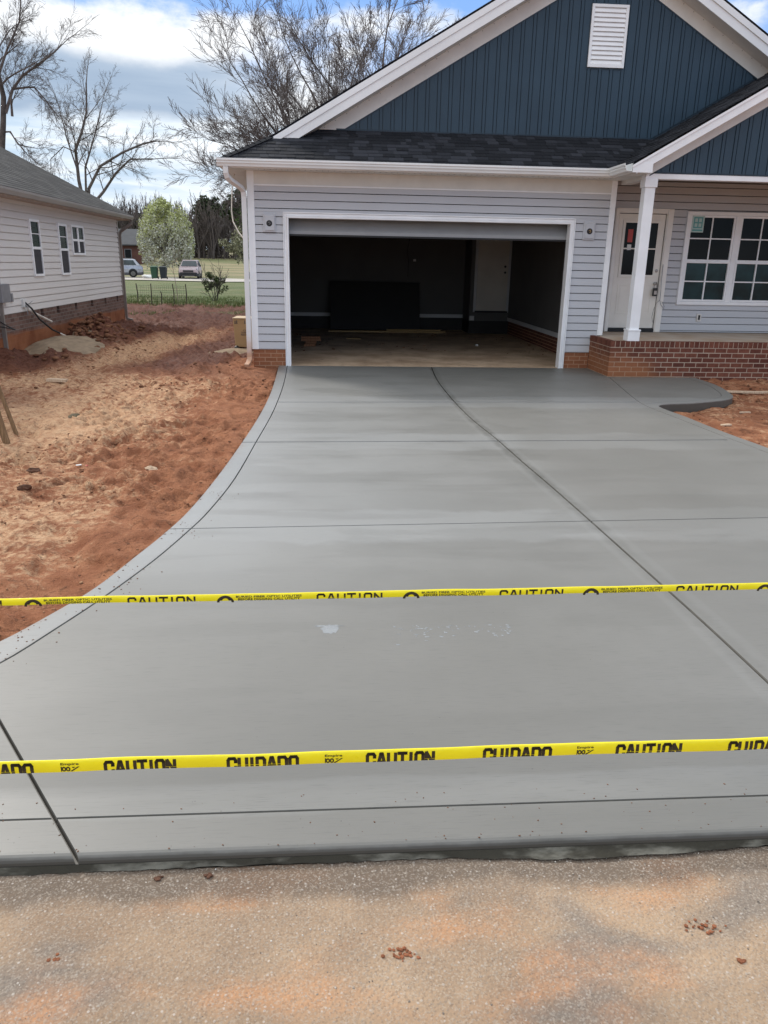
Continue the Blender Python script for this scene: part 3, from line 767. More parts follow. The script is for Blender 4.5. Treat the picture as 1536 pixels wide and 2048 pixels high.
g.box(-2.96, 2.03, 22.185, 22.199, .335, .43); g.obj('baseboard', M_gtrim, house); g = G(); g.box(3.085, 3.099, HY + .2, 21.2, .335, .43); g.obj('baseboard', M_gtrim, house); g = G(); g.box(2.045, 2.17, 21.18, 21.199, .34, .46)
g.obj('baseboard', M_gtrim, house)
g = G(); g.box(2.20, 3.02, 21.155, 21.19, .60, 2.46); sdo = g.obj('service_door', M_gdoor, house, bevel=.003)
g = G(); g.lathe([(.0, -.05), (.028, -.045), (.03, -.02), (.012, 0)], (2.93, 21.155, 1.59), 12, 'Y'); g.obj('door_knob', M_blackrub, sdo); g = G(); g.lathe([(.03, -.015), (.03, 0)], (2.93, 21.155, 1.74), 12, 'Y'); g.obj('deadbolt', M_blackrub, sdo)
g = G(); g.box(2.13, 2.195, 21.165, 21.198, .56, 2.53); g.box(3.025, 3.085, 21.165, 21.198, .56, 2.53); g.box(2.195, 3.025, 21.165, 21.198, 2.465, 2.53); g.obj('door_casing', M_gtrim, sdo)
g = G(); g.box(2.17, 3.06, 21.14, 21.18, .555, .595); g.obj('threshold', M_dark, sdo)
for x, z in ((.62, 1.86), (-2.6, .385), (-2.35, .385)):
    g = G(); g.box(x - .035, x + .035, 22.165, 22.184, z - .03, z + .03); g.obj('outlet_plate', M_gtrim, house)
# light mounting blocks
def block(x, z, m2):
    g = G(); g.box(x - .105, x + .105, HY - .045, HY - .002, z - .15, z + .15); b = g.obj('light_block', M_siding, house, bevel=.008)
    g = G(); g.box(x - .075, x + .085, HY - .062, HY - .044, z - .125, z + .12); g.obj('block_plate', M_siding, b, bevel=.006)
    g = G(); g.lathe([(.05, -.002), (.05, .012), (.041, .014), (.041, .004)], (x, HY - .062, z - .01), 20, 'Y'); g.lathe([(.040, 0), (.040, .003)], (x, HY - .066, z - .01), 16, 'Y'); g.obj('junction_box', M_blackrub, b)
    g = G(); g.tube([(x - .02, HY - .075, z), (x + .005, HY - .085, z + .012), (x + .02, HY - .08, z - .012), (x - .005, HY - .078, z - .03)], .0065, 5); g.obj('wire_end', m2, b)
block(-2.762, 2.40, M_wire); block(2.785, 2.385, M_lumber)

# roof ---------------------------------------------------------------
def clip_poly(poly, a, b, c_):     # keep a*x+b*y+c>=0
    out = []
    for i in range(len(poly)):
        p, q = poly[i], poly[(i + 1) % len(poly)]; dp = a * p[0] + b * p[1] + c_; dq = a * q[0] + b * q[1] + c_
        if dp >= 0: out.append(p)
        if dp * dq < 0: t = dp / (dp - dq); out.append((p[0] + (q[0] - p[0]) * t, p[1] + (q[1] - p[1]) * t))
    return out
def shingles(g, region, up, zf, expo=.125, tab=.16):
    """region: convex plan polygon; up: plan unit vector uphill; zf(x,y) roof height"""
    along = (-up[1], up[0]); cx = sum(p[0] for p in region) / len(region); cy = sum(p[1] for p in region) / len(region)
    es = []
    for i in range(len(region)):
        p, q = region[i], region[(i + 1) % len(region)]; a, b = -(q[1] - p[1]), q[0] - p[0]; c_ = -(a * p[0] + b * p[1])
        if a * cx + b * cy + c_ < 0: a, b, c_ = -a, -b, -c_
        es.append((a, b, c_))
    us = [p[0] * up[0] + p[1] * up[1] for p in region]; ws = [p[0] * along[0] + p[1] * along[1] for p in region]
    st = expo / math.sqrt(1 + SL * SL); u = min(us) - .012; row = 0
    while u < max(us):
        w = min(ws) - random.uniform(0, tab); row += 1
        while w < max(ws):
            tw = tab * random.choice((.6, .9, 1.2, 1.5)); poly = [(u * up[0] + q * along[0], u * up[1] + q * along[1]) for u, q in ((u, w), (u, w + tw), (u + st + .02, w + tw), (u + st + .02, w))]
            for e in es:
                poly = clip_poly(poly, *e)
                if len(poly) < 3: break
            if len(poly) >= 3:
                g.cur = random.random() ** 1.3; th = random.choice((.010, .010, .016)); top = []
                for x, y in poly:
                    k = ((x * up[0] + y * up[1]) - u) / st; top.append((x, y, zf(x, y) + .004 + th * (1 - .8 * k)))
                n = len(top); bot = [(x, y, zf(x, y) - .01) for x, y, _ in top]
                g.add(top + bot, [tuple(range(n))] + [(i, i + n, (i + 1) % n + n, (i + 1) % n) for i in range(n)])
            w += tw + .003
        u += st
def slab(g, poly, zf, t=.03):
    top = [(x, y, zf(x, y)) for x, y in poly]; g.extr(top, (0, 0, -t))
skirt = [(-3.5, 13.6), (2.957, 13.6), (4.05, 14.69), (-2.41, 14.69)]
g = G(); shingles(g, skirt, (0, 1), lambda x, y: zs(y)); slab(g, skirt, lambda x, y: zs(y) - .002)
g.obj('skirt_roof', M_shingle, house)
lslope = [(-3.53, 13.6), (-2.76, 14.34), (3.0, 14.34), (3.0, 26.2), (-3.53, 26.2)]
g = G(); slab(g, lslope, lambda x, y: zl(x) + .012, .035)
# ragged shingle edge along the front rake
for k in range(46):
    xa = -2.76 + k * .125; g.cur = random.random(); g.extr([(xa, 14.325, zl(xa) + .004), (xa + .12, 14.325, zl(xa + .12) + .004), (xa + .12, 14.5, zl(xa + .12) + .02), (xa, 14.5, zl(xa) + .02)], (0, 0, .014))
shingles(g, [(-3.52, 13.62), (-2.76, 14.36), (-2.76, 15.6), (-3.52, 15.6)], (1, 0), lambda x, y: zl(x) + .012)
g.obj('main_roof', M_shingle, house)
g = G(); slab(g, [(3.0, 14.34), (9.5, 14.34), (9.5, 26.2), (3.0, 26.2)], lambda x, y: zr(x) + .012, .035)
for k in range(52):
    xa = 3.0 + k * .125; g.cur = random.random(); g.extr([(xa, 14.325, zr(xa) + .004), (xa + .12, 14.325, zr(xa + .12) + .004), (xa + .12, 14.5, zr(xa + .12) + .02), (xa, 14.5, zr(xa) + .02)], (0, 0, .014))
g.obj('main_roof', M_shingle, house)
# hip cap
g = G()
for k in range(9):
    t = k / 9; x, y = -3.52 + t * .78, 13.58 + t * .78; z = zs(y) + .012; d = .09
    g.cur = random.random() * .5; g.extr([(x - .06, y + .06, z - .02), (x, y, z + .02), (x + .06, y - .06, z - .02), (x + .06 + d, y - .06 + d, z - .02 + d * SL), (x + d, y + d, z + .014 + d * SL), (x - .06 + d, y + .06 + d, z - .02 + d * SL)], (0, 0, .01))
g.obj('hip_cap', M_shingle, house)
pl = [(2.957, 12.70), (PAX, 12.70), (PAX, 14.70), (4.05, 14.70), (2.957, 13.62)]
g = G(); shingles(g, pl, (1, 0), lambda x, y: zp(x)); slab(g, pl, lambda x, y: zp(x) - .002)
slab(g, [(PAX, 12.70), (9.46, 12.70), (9.46, 14.7), (PAX, 14.7)], lambda x, y: zp(2 * PAX - x))
g.obj('porch_roof', M_shingle, house)
# rake boards of the main gable
def rake(g, x0, x1, y0, y1, d0, d1, zf):
    g.extr([(x0, y0, zf(x0) - d0), (x1, y0, zf(x1) - d0), (x1, y0, zf(x1) - d1), (x0, y0, zf(x0) - d1)], (0, y1 - y0, 0))
g = G()
rake(g, -2.80, 3.0, 14.325, 14.37, .020, .125, zl); rake(g, -2.80, 3.0, 14.345, 14.37, .126, .275, zl)
rake(g, 3.0, 8.5, 14.325, 14.37, .020, .125, zr); rake(g, 3.0, 8.5, 14.345, 14.37, .126, .275, zr)
g.obj('rake_board', M_fascia, house)
g = G(); rake(g, -2.55, 3.0, 14.372, YG, .255, .272, zl); rake(g, 3.0, 8.2, 14.372, YG, .255, .272, zr)
rake(g, -2.35, 3.0, YG - .022, YG + .01, .274, .515, zl); rake(g, 3.0, 7.9, YG - .022, YG + .01, .274, .515, zr)
so = g.obj('rake_soffit', M_soffit, house)
g = G()
for k in range(54):
    xa = -2.2 + k * .19; zf = zl if xa < 3 else zr
    if xa < 7.6: g.lathe([(.006, 0), (.006, .004)], (xa, YG - .026, zf(xa) - .30), 6, 'Y')
g.obj('vent_perforation', M_dark, so)['kind'] = 'stuff'
# gable wall: boards and battens
def battens(g, x0, x1, y, zbot, ztop, per=.2, w=.048, ph=0.0, gap=.012):
    """narrow raised batten, dark open groove, wide board, groove; and so on"""
    x = x0 + ph
    def strip(a, b, d):
        zb = max(zbot(a), zbot(b))
        if min(ztop(a), ztop(b)) - zb > .02: g.extr([(a, y, zbot(a)), (b, y, zbot(b)), (b, y, ztop(b)), (a, y, ztop(a))], (0, -d, 0))
    while x < x1:
        strip(x, x + w, .021); strip(x + w + gap, x + per - gap, .017); x += per
gt = lambda x: (zl(x) if x < 3 else zr(x)) - .515
gb = lambda x: max(3.965, zp(x) + .05 if x > 3.9 else 0)
g = G(); g.extr([(-1.55, YG, 3.93), (7.55, YG, 3.93), (7.5, YG, gt(7.5)), (3.0, YG, gt(3.0)), (-1.55, YG, gt(-1.55) + .02)], (0, .06, 0)); g.obj('siding_backing', M_bluetrim, house); g = G()
battens(g, -1.5, 6.4, YG, gb, gt, .1985, .048, .03); g.obj('gable_siding', M_blue, house)
g = G()
g.box(-1.62, 3.95, YG - .03, YG, 3.93, 3.975)
rake(g, -1.6, 3.0, YG - .024, YG, .515, .54, zl); rake(g, 3.0, 7.4, YG - .024, YG, .515, .54, zr)
g.obj('gable_edge_trim', M_bluetrim, house)
g = G(); g.box(-1.75, 4.0, YG - .05, YG - .005, 3.80, 3.93); g.obj('roof_flashing', M_dark, house)
# louvred gable vent
vx0, vx1, vz0, vz1 = 2.685, 3.322, 5.050, 5.995
g = G()
for a, b, c_, d in ((vx0, vx1, vz0, vz0 + .05), (vx0, vx1, vz1 - .045, vz1), (vx0, vx0 + .045, vz0 + .05, vz1 - .045), (vx1 - .045, vx1, vz0 + .05, vz1 - .045)): g.box(a, b, YG - .05, YG - .017, c_, d)
vent = g.obj('gable_vent', M_trim, house, bevel=.003)
g = G()
for k in range(12):
    z = vz0 + .055 + k * .0705; g.extr([(vx0 + .045, YG - .044, z), (vx0 + .045, YG - .040, z - .006), (vx0 + .045, YG - .018, z + .058), (vx0 + .045, YG - .022, z + .066)], (vx1 - vx0 - .09, 0, 0))
g.obj('louver', M_trim, vent)
g = G(); g.box(vx0 - .02, vx1 + .02, YG - .02, YG - .001, vz0 - .03, vz1 + .012); g.obj('vent_backing', M_bluetrim, vent)
# porch gable
YB = 13.05
g = G(); g.box(3.30, 9.3, YB - .012, YB + .16, 3.145, 3.225); g.obj('porch_beam', M_trim, house, bevel=.003)
g = G(); g.extr([(3.296, YB + .16, 3.145), (3.296, 14.1, 3.145), (3.296, 14.1, 3.30), (3.296, YB + .16, 3.30)], (.16, 0, 0)); g.obj('side_beam', M_soffit, house)
pt_ = lambda x: zp(x) - .372 if x < PAX else zp(2 * PAX - x) - .372
g = G(); g.extr([(3.36, YB, 3.227), (9.04, YB, 3.227), (PAX, YB, pt_(PAX))], (0, .05, 0)); g.obj('siding_backing', M_bluetrim, house); g = G(); battens(g, 3.36, 8.8, YB, lambda x: 3.25, pt_, .2, .048, .12)
g.obj('porch_gable_siding', M_blue, house)
g = G(); g.box(3.34, 9.0, YB - .022, YB, 3.228, 3.252)
rake(g, 3.36, PAX, YB - .022, YB, .365, .388, zp); g.obj('porch_gable_trim', M_bluetrim, house)
g = G()
zq = lambda x: zp(2 * PAX - x)
rake(g, 2.957, PAX, 12.70, 12.745, .012, .07, zp); rake(g, 3.02, PAX, 12.72, 12.745, .071, .195, zp); rake(g, PAX, 9.44, 12.70, 12.745, .012, .07, zq); rake(g, PAX, 9.44, 12.72, 12.745, .071, .195, zq)
g.box(2.956, 3.27, 12.714, 12.7185, 3.20, 3.338); g.box(2.956, 3.27, 12.7455, 12.7475, 3.20, 3.33); g.extr([(2.956, 12.7185, 3.20), (3.27, 12.7185, 3.20), (3.27, 12.7455, 3.20), (2.956, 12.7455, 3.20)], (0, 0, .004))
g.obj('porch_rake_board', M_trim, house)
g = G(); rake(g, 3.05, PAX, 12.748, YB, .18, .195, zp); rake(g, PAX, 9.4, 12.748, YB, .18, .195, zq)
rake(g, 3.30, PAX, YB - .026, YB, .197, .366, zp); g.obj('porch_rake_soffit', M_soffit, house)
# eave soffits, fascia
g = G(); g.box(-3.48, 3.0, 13.612, HY - .002, 3.208, 3.220); g.box(-3.48, HX0 - .022, HY + .002, 26, 3.208, 3.22)
g.box(2.975, 3.296, 12.748, HY - .002, 3.206, 3.2195); es = g.obj('eave_soffit', M_soffit, house)
g = G()
for k in range(64): g.lathe([(.007, -.003), (.007, 0)], (-2.9 + k * .095, 13.80, 3.208), 6)
g.obj('vent_perforation', M_dark, es)['kind'] = 'stuff'
g = G(); g.box(-3.5, 2.95, 13.590, 13.610, 3.20, 3.318); g.box(-3.50, -3.482, 13.612, 26, 3.20, 3.318); g.box(2.957, 2.974, 12.75, 13.60, 3.20, 3.325); g.obj('fascia', M_fascia, house)
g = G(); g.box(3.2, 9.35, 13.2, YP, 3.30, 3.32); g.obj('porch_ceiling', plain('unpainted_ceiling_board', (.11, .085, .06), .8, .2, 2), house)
# gutter, K-profile, mitred at the inner corner
prof = [(0, .02), (0, .135), (.006, .135), (.006, .028), (.078, .028), (.088, .055), (.102, .075), (.102, .098), (.116, .112), (.118, .135), (.128, .135), (.128, .105), (.112, .094), (.112, .070), (.096, .05), (.086, .02)]
zg = 3.192
g = G(); g.sweep(prof, [(-3.53, 13.588, zg), (2.83, 13.588, zg + .0), (2.953, 13.588, zg)], [(0, -1, 0)] * 2 + [(0, -1, 0)])
gu = g.obj('gutter', M_gutter, house)
g = G(); g.sweep(prof, [(2.955, 13.588, zg + .004), (2.955, 12.74, zg + .004)], [(-1, 0, 0)] * 2); g.obj('gutter', M_gutter, house)
g = G(); g.extr([(-3.533, 13.588, zg + .02), (-3.533, 13.588, zg + .135), (-3.533, 13.462, zg + .135), (-3.533, 13.50, zg + .02)], (.004, 0, 0)); g.obj('end_cap', M_gutter, gu)
# downspout
def rect_tube(g, path, w, d):
    P = [Vector(p) for p in path]; vs = []
    for i, p in enumerate(P):
        t = (P[min(i + 1, len(P) - 1)] - P[max(i - 1, 0)]).normalized()
        a = Vector((1, 0, 0)) if abs(t.x) < .75 else Vector((0, 0, 1)); b = t.cross(a).normalized(); a = b.cross(t).normalized()
        for u, v in ((-1, -1), (1, -1), (1, 1), (-1, 1)): vs.append(p + a * u * w / 2 + b * v * d / 2)
    n = len(P); g.add(vs, [(i * 4 + j, i * 4 + (j + 1) % 4, i * 4 + 4 + (j + 1) % 4, i * 4 + 4 + j) for i in range(n - 1) for j in range(4)] + [(3, 2, 1, 0), tuple(range(4 * n - 4, 4 * n))])
g = G(); rect_tube(g, [(-3.40, 13.54, 3.215), (-3.40, 13.55, 3.12), (-3.385, 13.58, 3.06), (-3.35, 13.64, 3.02), (-3.20, 13.90, 2.925), (-3.175, 13.96, 2.88), (-3.168, 13.98, 2.80), (-3.168, 13.99, .16), (-3.168, 13.96, .10), (-3.18, 13.90, .06), (-3.205, 13.76, .025)], .082, .062)
g.obj('downspout', M_spout, house, bevel=.006)
# column
CX, CY = 3.395, 13.115
g = G(); g.box(CX - .083, CX + .083, CY - .083, CY + .083, .78, 3.02)
co = g.obj('porch_column', M_trim, house, bevel=.004)
g = G(); g.box(CX - .104, CX + .104, CY - .104, CY + .104, .598, .765); g.box(CX - .111, CX + .111, CY - .111, CY + .111, .765, .79); g.obj('column_base', M_trim, co, bevel=.003)
g = G(); g.box(CX - .104, CX + .104, CY - .104, CY + .104, 3.02, 3.143); g.obj('column_cap', M_trim, co, bevel=.003)
# front door
dx0, dx1, dz0, dz1 = 3.665, 4.556, .665, 2.740
def frame(g, x0, x1, z0, z1, w, y0, y1):
    g.box(x0, x1, y0, y1, z1 - w, z1); g.box(x0, x1, y0, y1, z0, z0 + w); g.box(x0, x0 + w, y0, y1, z0 + w, z1 - w); g.box(x1 - w, x1, y0, y1, z0 + w, z1 - w)
g = G(); g.box(dx0, dx1, YP - .015, YP + .025, dz0, dz1); door = g.obj('front_door', M_door, house, bevel=.003)
g = G(); g.box(3.575, dx0 - .012, YP - .045, YP + .002, .592, 2.84); g.box(dx1 + .012, 4.697, YP - .045, YP + .002, .592, 2.84); g.box(dx0 - .012, dx1 + .012, YP - .045, YP + .002, dz1 + .014, 2.84)
g.box(3.585, dx0 - .03, YP - .056, YP - .044, .60, 2.83); g.box(dx1 + .03, 4.687, YP - .056, YP - .044, .60, 2.83); g.obj('door_casing', M_doortrim, door, bevel=.003)
g = G(); g.box(dx0 - .012, dx1 + .012, YP - .05, YP, .592, .655); g.obj('threshold', M_dark, door)
lx0, lx1, lz0, lz1 = 3.80, 4.425, 1.655, 2.585
g = G(); frame(g, lx0 - .05, lx1 + .05, lz0 - .05, lz1 + .05, .05, YP - .03, YP - .014); g.box(lx0, lx1, YP - .027, YP - .014, 2.115, 2.14); g.box(4.1, 4.125, YP - .027, YP - .014, lz0, lz1); g.obj('lite_frame', M_door, door, bevel=.002)
g = G(); g.box(lx0, lx1, YP - .022, YP - .0155, lz0, lz1); g.obj('door_glass', M_glass, door)
g = G()
for a, b in ((3.77, 4.06), (4.16, 4.45)):
    frame(g, a, b, .93, 1.48, .022, YP - .022, YP - .014); g.box(a + .05, b - .05, YP - .020, YP - .014, .98, 1.43)
g.obj('door_panel', M_door, door, bevel=.002)
g = G(); g.lathe([(.0, -.03), (.026, -.028), (.030, -.01), (.030, 0)], (4.492, YP - .016, 1.735), 14, 'Y'); g.obj('deadbolt', M_metal, door)
g = G(); g.lathe([(.0, -.06), (.026, -.055), (.028, -.035), (.012, -.02), (.030, -.012), (.030, 0)], (4.492, YP - .016, 1.50), 14, 'Y'); g.obj('door_knob', M_metal, door)
g = G(); g.box(3.86, 3.955, YP - .0275, YP - .0225, 2.24, 2.47); g.obj('red_sticker', M_red, door)
g = G(); g.box(3.868, 3.945, YP - .0275, YP - .0225, 2.10, 2.20); g.obj('white_sticker', M_white, door)
# lock box hanging on the knob, loose wires
lb = thing('lock_box', 'grey lock box hanging from the front door knob', 'lock box', (4.492, YP - .075, 1.30))
g = G(); g.box(4.45, 4.535, YP - .105, YP - .055, 1.27, 1.42); g.obj('body', M_blackrub, lb, bevel=.008)
g = G(); g.tube([(4.468, YP - .08, 1.42), (4.468, YP - .08, 1.49), (4.48, YP - .08, 1.525), (4.505, YP - .08, 1.525), (4.518, YP - .08, 1.49), (4.518, YP - .08, 1.42)], .007, 6); g.obj('shackle', M_metal, lb)
g = G(); g.box(4.463, 4.522, YP - .110, YP - .105, 1.30, 1.37); g.obj('dial_plate', M_metal, lb)
g = G()
g.tube([(4.60, YP - .05, 1.86), (4.585, YP - .10, 1.72), (4.58, YP - .11, 1.55), (4.60, YP - .10, 1.35), (4.605, YP - .09, 1.20)], .0055, 5)
g.tube([(4.605, YP - .09, 1.20), (4.54, YP - .11, 1.15), (4.49, YP - .12, 1.02), (4.48, YP - .11, .88), (4.51, YP - .10, .78)], .0045, 5)
g.tube([(4.605, YP - .09, 1.20), (4.63, YP - .1, 1.11), (4.70, YP - .1, 1.04), (4.715, YP - .08, 1.08), (4.66, YP - .07, 1.17)], .0045, 5)
tag(g.obj('loose_wire', M_wire, loc=(4.6, YP, 1.2)), 'thin loose grey wire dangling from the front door casing', 'wire')
# triple window
wx0, wz0, wz1 = 4.965, 1.118, 2.808; unit = .965
g = G(); frame(g, wx0, wx0 + 3 * unit + .06, wz0, wz1, .062, YP - .05, YP + .004)
for k in (1, 2): g.box(wx0 + k * unit - .005, wx0 + k * unit + .095, YP - .042, YP + .004, wz0 + .062, wz1 - .062)
win = g.obj('window', M_trim, house, bevel=.004)
zm = 1.905
for k in range(3):
    a, b = wx0 + k * unit + (.065 if k == 0 else .098), wx0 + (k + 1) * unit - .008
    for (c_, d, yo, mm) in ((zm + .015, wz1 - .065, -.018, M_glass), (wz0 + .065, zm + .02, -.030, M_glass2)):
        g = G(); frame(g, a, b, c_, d, .036, YP + yo - .012, YP + .002); sa = g.obj('window_sash', M_trim, win, bevel=.002)
        g = G(); g.box((a + b) / 2 - .011, (a + b) / 2 + .011, YP + yo - .006, YP - .004, c_ + .037, d - .037)
        zc = (c_ + d) / 2; g.box(a + .037, (a + b) / 2 - .011, YP + yo - .006, YP - .004, zc - .011, zc + .011); g.box((a + b) / 2 + .011, b - .037, YP + yo - .006, YP - .004, zc - .011, zc + .011)
        g.obj('grille', M_trim, sa)
        g = G(); g.box(a + .037, b - .037, YP - .0045, YP - .002, c_ + .037, d - .037); g.obj('glass', mm, sa)
    for q in (.28, .72):
        g = G(); g.box(a + (b - a) * q - .02, a + (b - a) * q + .02, YP - .046, YP - .020, zm + .021, zm + .034)
        g.obj('sash_lock', M_trim, win)
g = G(); g.box(5.005 + .06, 5.305, YP - .031, YP - .0265, 2.44, 2.735); st = g.obj('window_sticker', M_palesticker, win)
g = G(); frame(g, 5.10, 5.275, 2.515, 2.71, .022, YP - .0335, YP - .0315); g.box(5.176, 5.199, YP - .0335, YP - .0315, 2.537, 2.688); g.box(5.122, 5.176, YP - .0335, YP - .0315, 2.60, 2.623); g.box(5.199, 5.253, YP - .0335, YP - .0315, 2.60, 2.623)
g.box(5.09, 5.285, YP - .0335, YP - .0315, 2.462, 2.492); g.obj('printed_mark', M_teal, st)
g = G(); g.box(5.415, 5.505, YP - .036, YP - .012, .80, .95); ob = g.obj('porch_outlet', M_siding2, house, bevel=.006)
g = G(); g.box(5.44, 5.478, YP - .041, YP - .035, .835, .925); g.obj('receptacle', M_blackrub, ob)

# ------------------------------------------------------------------ things in and round the garage
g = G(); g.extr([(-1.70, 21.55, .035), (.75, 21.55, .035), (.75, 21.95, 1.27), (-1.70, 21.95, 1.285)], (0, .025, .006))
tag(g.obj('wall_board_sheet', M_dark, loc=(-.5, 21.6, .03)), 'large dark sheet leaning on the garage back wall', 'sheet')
for k, (x0, x1, y, z) in enumerate(((-1.75, 1.30, 21.1, .0), (-1.1, 1.42, 21.22, .0), (-.2, 1.28, 21.16, .045))):
    g = G(); g.box(x0, x1, y, y + .09, z - .003, z + .038)
    tag(g.obj('lumber_board', M_lumber, loc=(x0, y, z), bevel=.003), ('longest loose board on the garage floor, at the foot of the dark sheet', 'loose board lying second from the garage back wall', 'short board lying on top of the two floor boards')[k], 'board', 'boards on the garage floor')
ps = 0
for k, (x0, x1, y0, y1, z0) in enumerate(((-2.30, -2.05, 17.38, 17.60, -.003), (-2.27, -2.03, 17.42, 17.58, .058), (-2.36, -1.93, 17.36, 17.50, .119), (-2.36, -1.94, 17.40, 17.62, .166))):
    g = G(); h_ = .058 if k < 2 else .044; g.box(x0, x1, y0, y1, z0, z0 + h_)
    tag(g.obj('wood_offcut', woodm('offcut_wood_%d' % k, (.20, .085, .04), (.33, .16, .08)), loc=((x0 + x1) / 2, y0, z0), bevel=.003), ('bottom block of the small orange-brown stack in the garage', 'second block from the floor in the small garage stack', 'long flat offcut under the topmost one of the garage stack', 'topmost flat offcut on the small garage stack')[k], 'offcut', 'offcuts stacked in the garage')
g = G(); g.tube([(.31, 20.6, 2.95), (.31, 20.6, 2.4), (.25, 20.6, 2.05), (.29, 20.6, 1.85), (.28, 20.6, 1.45)], .010, 6)
tag(g.obj('hanging_cord', M_blackrub, loc=(.3, 20.6, 2.95)), 'dark cord hanging from the garage ceiling', 'cord')
g = G(); g.extr([(-1.32, 19.2, -.003), (-.98, 19.12, -.003), (-.97, 19.2, -.003), (-1.30, 19.28, -.003)], (0, 0, .022)); tag(g.obj('wood_scrap', M_lumber, loc=(-1.2, 19.2, 0)), 'pale wood scrap lying mid-floor in the garage', 'scrap')
g = G(); g.lathe([(.0, 0), (.035, .003), (.04, .02), (.028, .04), (0, .045)], (1.655, 17.9, -.004), 9); tag(g.obj('paper_wad', M_white, loc=(1.655, 17.9, 0)), 'small white crumpled wad on the garage floor', 'litter')
items = []
for k in range(420):
    x, y = random.uniform(-2.6, 3.0), 16.2 + 4.6 * random.random(); s_ = .004 + .028 * random.random() ** 4
    if fbm(np.array([x * .8]), np.array([y * .8 + 20]), 2)[0] < .42: continue
    items.append((x, y, s_ * .2, s_ * 1.7, s_, s_ * .4, random.uniform(0, 6), random.random() * .5))
tag(scatter('floor_debris', items, M_clod), kind='stuff')
# cardboard box on its sand patch behind the corner
bx = thing('cardboard_box', 'tall brown cardboard box standing behind the garage corner', 'box', (-3.45, 16.75, 0))
g = G(); g.extr([(-3.70, 16.52, .06), (-3.12, 16.50, .06), (-3.12, 16.50, .64), (-3.735, 16.52, .64)], (0, .48, 0)); g.obj('carton', M_card, bx, bevel=.006)
g = G(); g.extr([(-3.745, 16.50, .643), (-3.11, 16.48, .643), (-3.11, 17.02, .652), (-3.70, 17.03, .652)], (0, 0, .006)); g.obj('top_flap', M_cardtop, bx)
g = G()
for x, k in ((-3.69, 0), (-3.655, 1), (-3.49, 1), (-3.45, 0)):
    g.box(x - .008, x + .008, 16.511, 16.520, .545, .59); g.box(x - .018, x + .018, 16.511, 16.520, .535, .545)
    if k: g.extr([(x - .02, 16.518, .585), (x + .02, 16.518, .585), (x, 16.518, .605)], (0, -.006, 0))
g.obj('printed_arrow', M_ink, bx)
def textmesh(s, bold=.0):
    cu = bpy.data.curves.new('t', 'FONT'); cu.body = s; cu.offset = bold; cu.resolution_u = 2; to = bpy.data.objects.new('t', cu); COL.objects.link(to)
    dg = bpy.context.evaluated_depsgraph_get(); dg.update(); me = bpy.data.meshes.new_from_object(to.evaluated_get(dg)); bpy.data.objects.remove(to)
    return me
def text_geo(s, w, hgt, vmin=-9, bold=.0, cuts=0):
    """2D text fitted in w x hgt; everything below vmin (measured from the top, negative) clipped"""
    me = textmesh(s, bold); bm = bmesh.new(); bm.from_mesh(me); bpy.data.meshes.remove(me)
    xs = [v.co.x for v in bm.verts]; ys = [v.co.y for v in bm.verts]; x0, x1, y0, y1 = min(xs), max(xs), min(ys), max(ys)
    for v in bm.verts: v.co = Vector(((v.co.x - x0) / (x1 - x0) * w, (v.co.y - y1) / (y1 - y0) * hgt, 0))
    if vmin > -hgt:
        bmesh.ops.bisect_plane(bm, geom=list(bm.verts) + list(bm.edges) + list(bm.faces), plane_co=(0, vmin, 0), plane_no=(0, -1, 0), clear_outer=True)
    bmesh.ops.triangulate(bm, faces=bm.faces); bm.verts.index_update()
    r = [tuple(v.co) for v in bm.verts], [tuple(v.index for v in f.verts) for f in bm.faces]; bm.free(); return r
g = G()
for s, w, x, z in (('CORE', .16, -3.53, .42), ('CORRUGATE', .24, -3.575, .375), ('RECYCLES', .24, -3.575, .33)):
    v, f = text_geo(s, w, .034, bold=.01); g.add([(x + a, 16.5065, z + b) for a, b, _ in v], f)
g.obj('printed_text', M_ink, bx, fix=False)
g = G(); g.lathe([(.0, 0), (.05, .0), (.062, .02), (.05, .055), (.02, .075), (0, .08)], (-3.66, 16.42, .02), 12)
tag(g.obj('black_pipe_end', M_blackrub, loc=(-3.66, 16.42, 0), smooth=True), 'small black plastic pipe end at the foot of the cardboard box', 'pipe end')
def mound(name, cx, cy, rx, ry, hh, m, label, cat, n=46, rot=0.0):
    g = G(); c_, s_ = math.cos(rot), math.sin(rot)
    for j in range(n):
        for i in range(n):
            u, v = (i / (n - 1) - .5) * 2, (j / (n - 1) - .5) * 2; rr = math.hypot(u, v) * (1 + .35 * (fbm(np.array([u * 1.3 + cx]), np.array([v * 1.3]), 3)[0] - .5) * 2)
            zz = hh * max(0, 1 - rr ** 1.6) * (1 + .5 * (fbm(np.array([u * 3.]), np.array([v * 3 + cy]), 4)[0] - .5)) - .05
            x, y = cx + u * rx * c_ - v * ry * s_, cy + u * rx * s_ + v * ry * c_; g.v.append((x, y, zz + (ground_z(x, y) if zz < .0 else max(ground_z(x, y), -.02) * .3))); g.r.append(0)
    for j in range(n - 1):
        for i in range(n - 1): a = j * n + i; g.f.append((a, a + 1, a + n + 1, a + n))
    return tag(g.obj(name, m, loc=(cx, cy, 0), smooth=True), label, cat)
mound('sand_pile', -7.15, 16.35, 1.05, 1.25, .30, M_sandp, 'flat pale sand pile against the neighbouring brick foundation', 'sand pile', rot=.1)
mound('sand_pile', -3.65, 16.2, .62, .75, .11, M_sandp, 'small pale sand patch under the cardboard box', 'sand pile')

